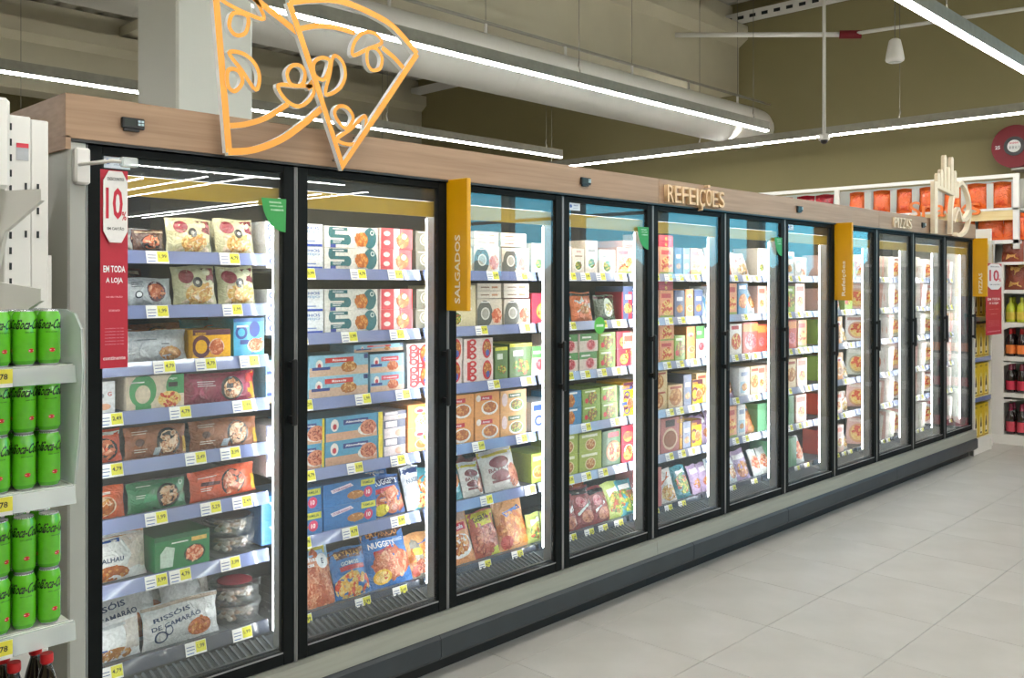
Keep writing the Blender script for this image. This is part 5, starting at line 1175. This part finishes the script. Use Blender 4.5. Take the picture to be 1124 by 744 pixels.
led_x(-6.8, -4.5, 9.23, ZL, 'long linear light over the far entrance aisle')
led_x(8.4, -4.5, 9.23, ZL, 'long linear light two aisles beyond the freezers')
led_x(-9.8, -4.5, 9.23, ZL, 'long linear light over the fourth open aisle')
led_x(-10.9, -4.5, 9.23, 3.75, 'long higher linear light at the edge of the far hall')
for x, nm in ((1.2, 'first'), (4.2, 'second'), (5.3, 'third'), (6.4, 'fourth'), (7.5, 'fifth'), (8.6, 'sixth'), (9.8, 'seventh'), (10.9, 'eighth')):
    t = led_x(0, -5, 5, ZL, 'crosswise linear light over the far hall, %s across' % nm); t.location = (x, -16.2-.2*(x % 1), ZL+.12*(int(x) % 3)); t.rotation_euler = (0, 0, PI/2)
t = led_x(0, -5.3, 5.3, ZL, 'linear light running crosswise along the end wall'); t.location = (10.0, .8, ZL); t.rotation_euler = (0, 0, PI/2)
# round fabric duct
du = thing('round_duct', 'big white round air duct hung below the concrete beam', 'duct')
m = MB(); yc, zc, r = 2.97, 3.75, .258
pts = [(-5+.0, yc, zc), (10.65, yc, zc), (10.82, yc, zc), (10.93, yc, zc), (10.98, yc, zc)]
m.tube(pts, r, 28, radii=[r, r, r*.96, r*.8, r*.45]); obj('duct_body', m, M['duct'], du)
m = MB(); m.box(-5, 11.2, yc-.012, yc+.012, zc+.36, zc+.385); obj('support_rail', m, M['steel'], du)
for k in range(14):
    x = -4.2+k*1.12; obj('hanger', MB().box(x-.012, x+.012, yc-.01, yc+.01, zc+r-.01, zc+.37), M['white'], du)
    if k % 2: obj('hanger_wire', MB().tube([(x, yc, zc+.38), (x, yc, 5.6)], .003, 5), M['wire'], du)
for k in range(9):
    x = -4.4+k*1.75; obj('seam', MB().tube([(x-.008, yc, zc), (x+.008, yc, zc)], r+.002, 28, cap=False), M['duct'], du)
# pendant speaker
sp = thing('pendant_speaker', 'white bell-shaped pendant speaker hanging by a wire', 'speaker', (7.9, .0, 0))
px, py = 7.9-7.9, 0
sp.location = (8.5, .27, 3.86)
m = MB(); m.lathe([(.03, .115), (.05, .10), (.062, .05), (.075, -.02), (.083, -.075), (.078, -.09), (.06, -.10)], 20); obj('speaker_body', m, M['white'], sp)
obj('speaker_grille', MB().lathe([(.06, -.102), (.03, -.106)], 16), M['grey'], sp)
obj('suspension_wire', MB().tube([(0, 0, .115), (0, 0, 5.6-3.86)], .004, 5), M['wire'], sp)
# dome camera on a pole
cm = thing('dome_camera', 'small white dome camera at the foot of a long ceiling pole', 'camera', (9.6, 1.465, 3.32))
obj('pole', MB().tube([(0, 0, .05), (0, 0, 5.6-3.32)], .018, 10), M['white'], cm)
obj('camera_housing', MB().lathe([(.02, .05), (.055, .045), (.06, .0), (.055, -.02)], 16), M['white'], cm)
obj('dome', MB().lathe([(.042, -.02), (.036, -.045), (.015, -.06)], 14), M['black'], cm)
# sprinkler pipe with red joint
pi = thing('sprinkler_pipe', 'white ceiling pipe with a red coupling before the end wall', 'pipe')
obj('pipe_run', MB().tube([(9.75, 3.5, 4.87), (10.7, 1.7, 4.72)], .03, 10), M['white'], pi)
obj('coupling', MB().tube([(10.66, 1.77, 4.725), (10.78, 1.55, 4.71)], .05, 10), M['red'], pi)
obj('pipe_run', MB().tube([(10.72, 1.65, 4.72), (11.2, -1.0, 4.72), (11.2, -4.0, 4.72)], .022, 10), M['white'], pi)
pi2 = thing('red_drop_pipe', 'thin red pipe hanging under the far beam', 'pipe')
obj('pipe_run', MB().tube([(1.0, 12.0, 3.9), (1.0, 12.0, 5.6)], .04, 10), M['red'], pi2)
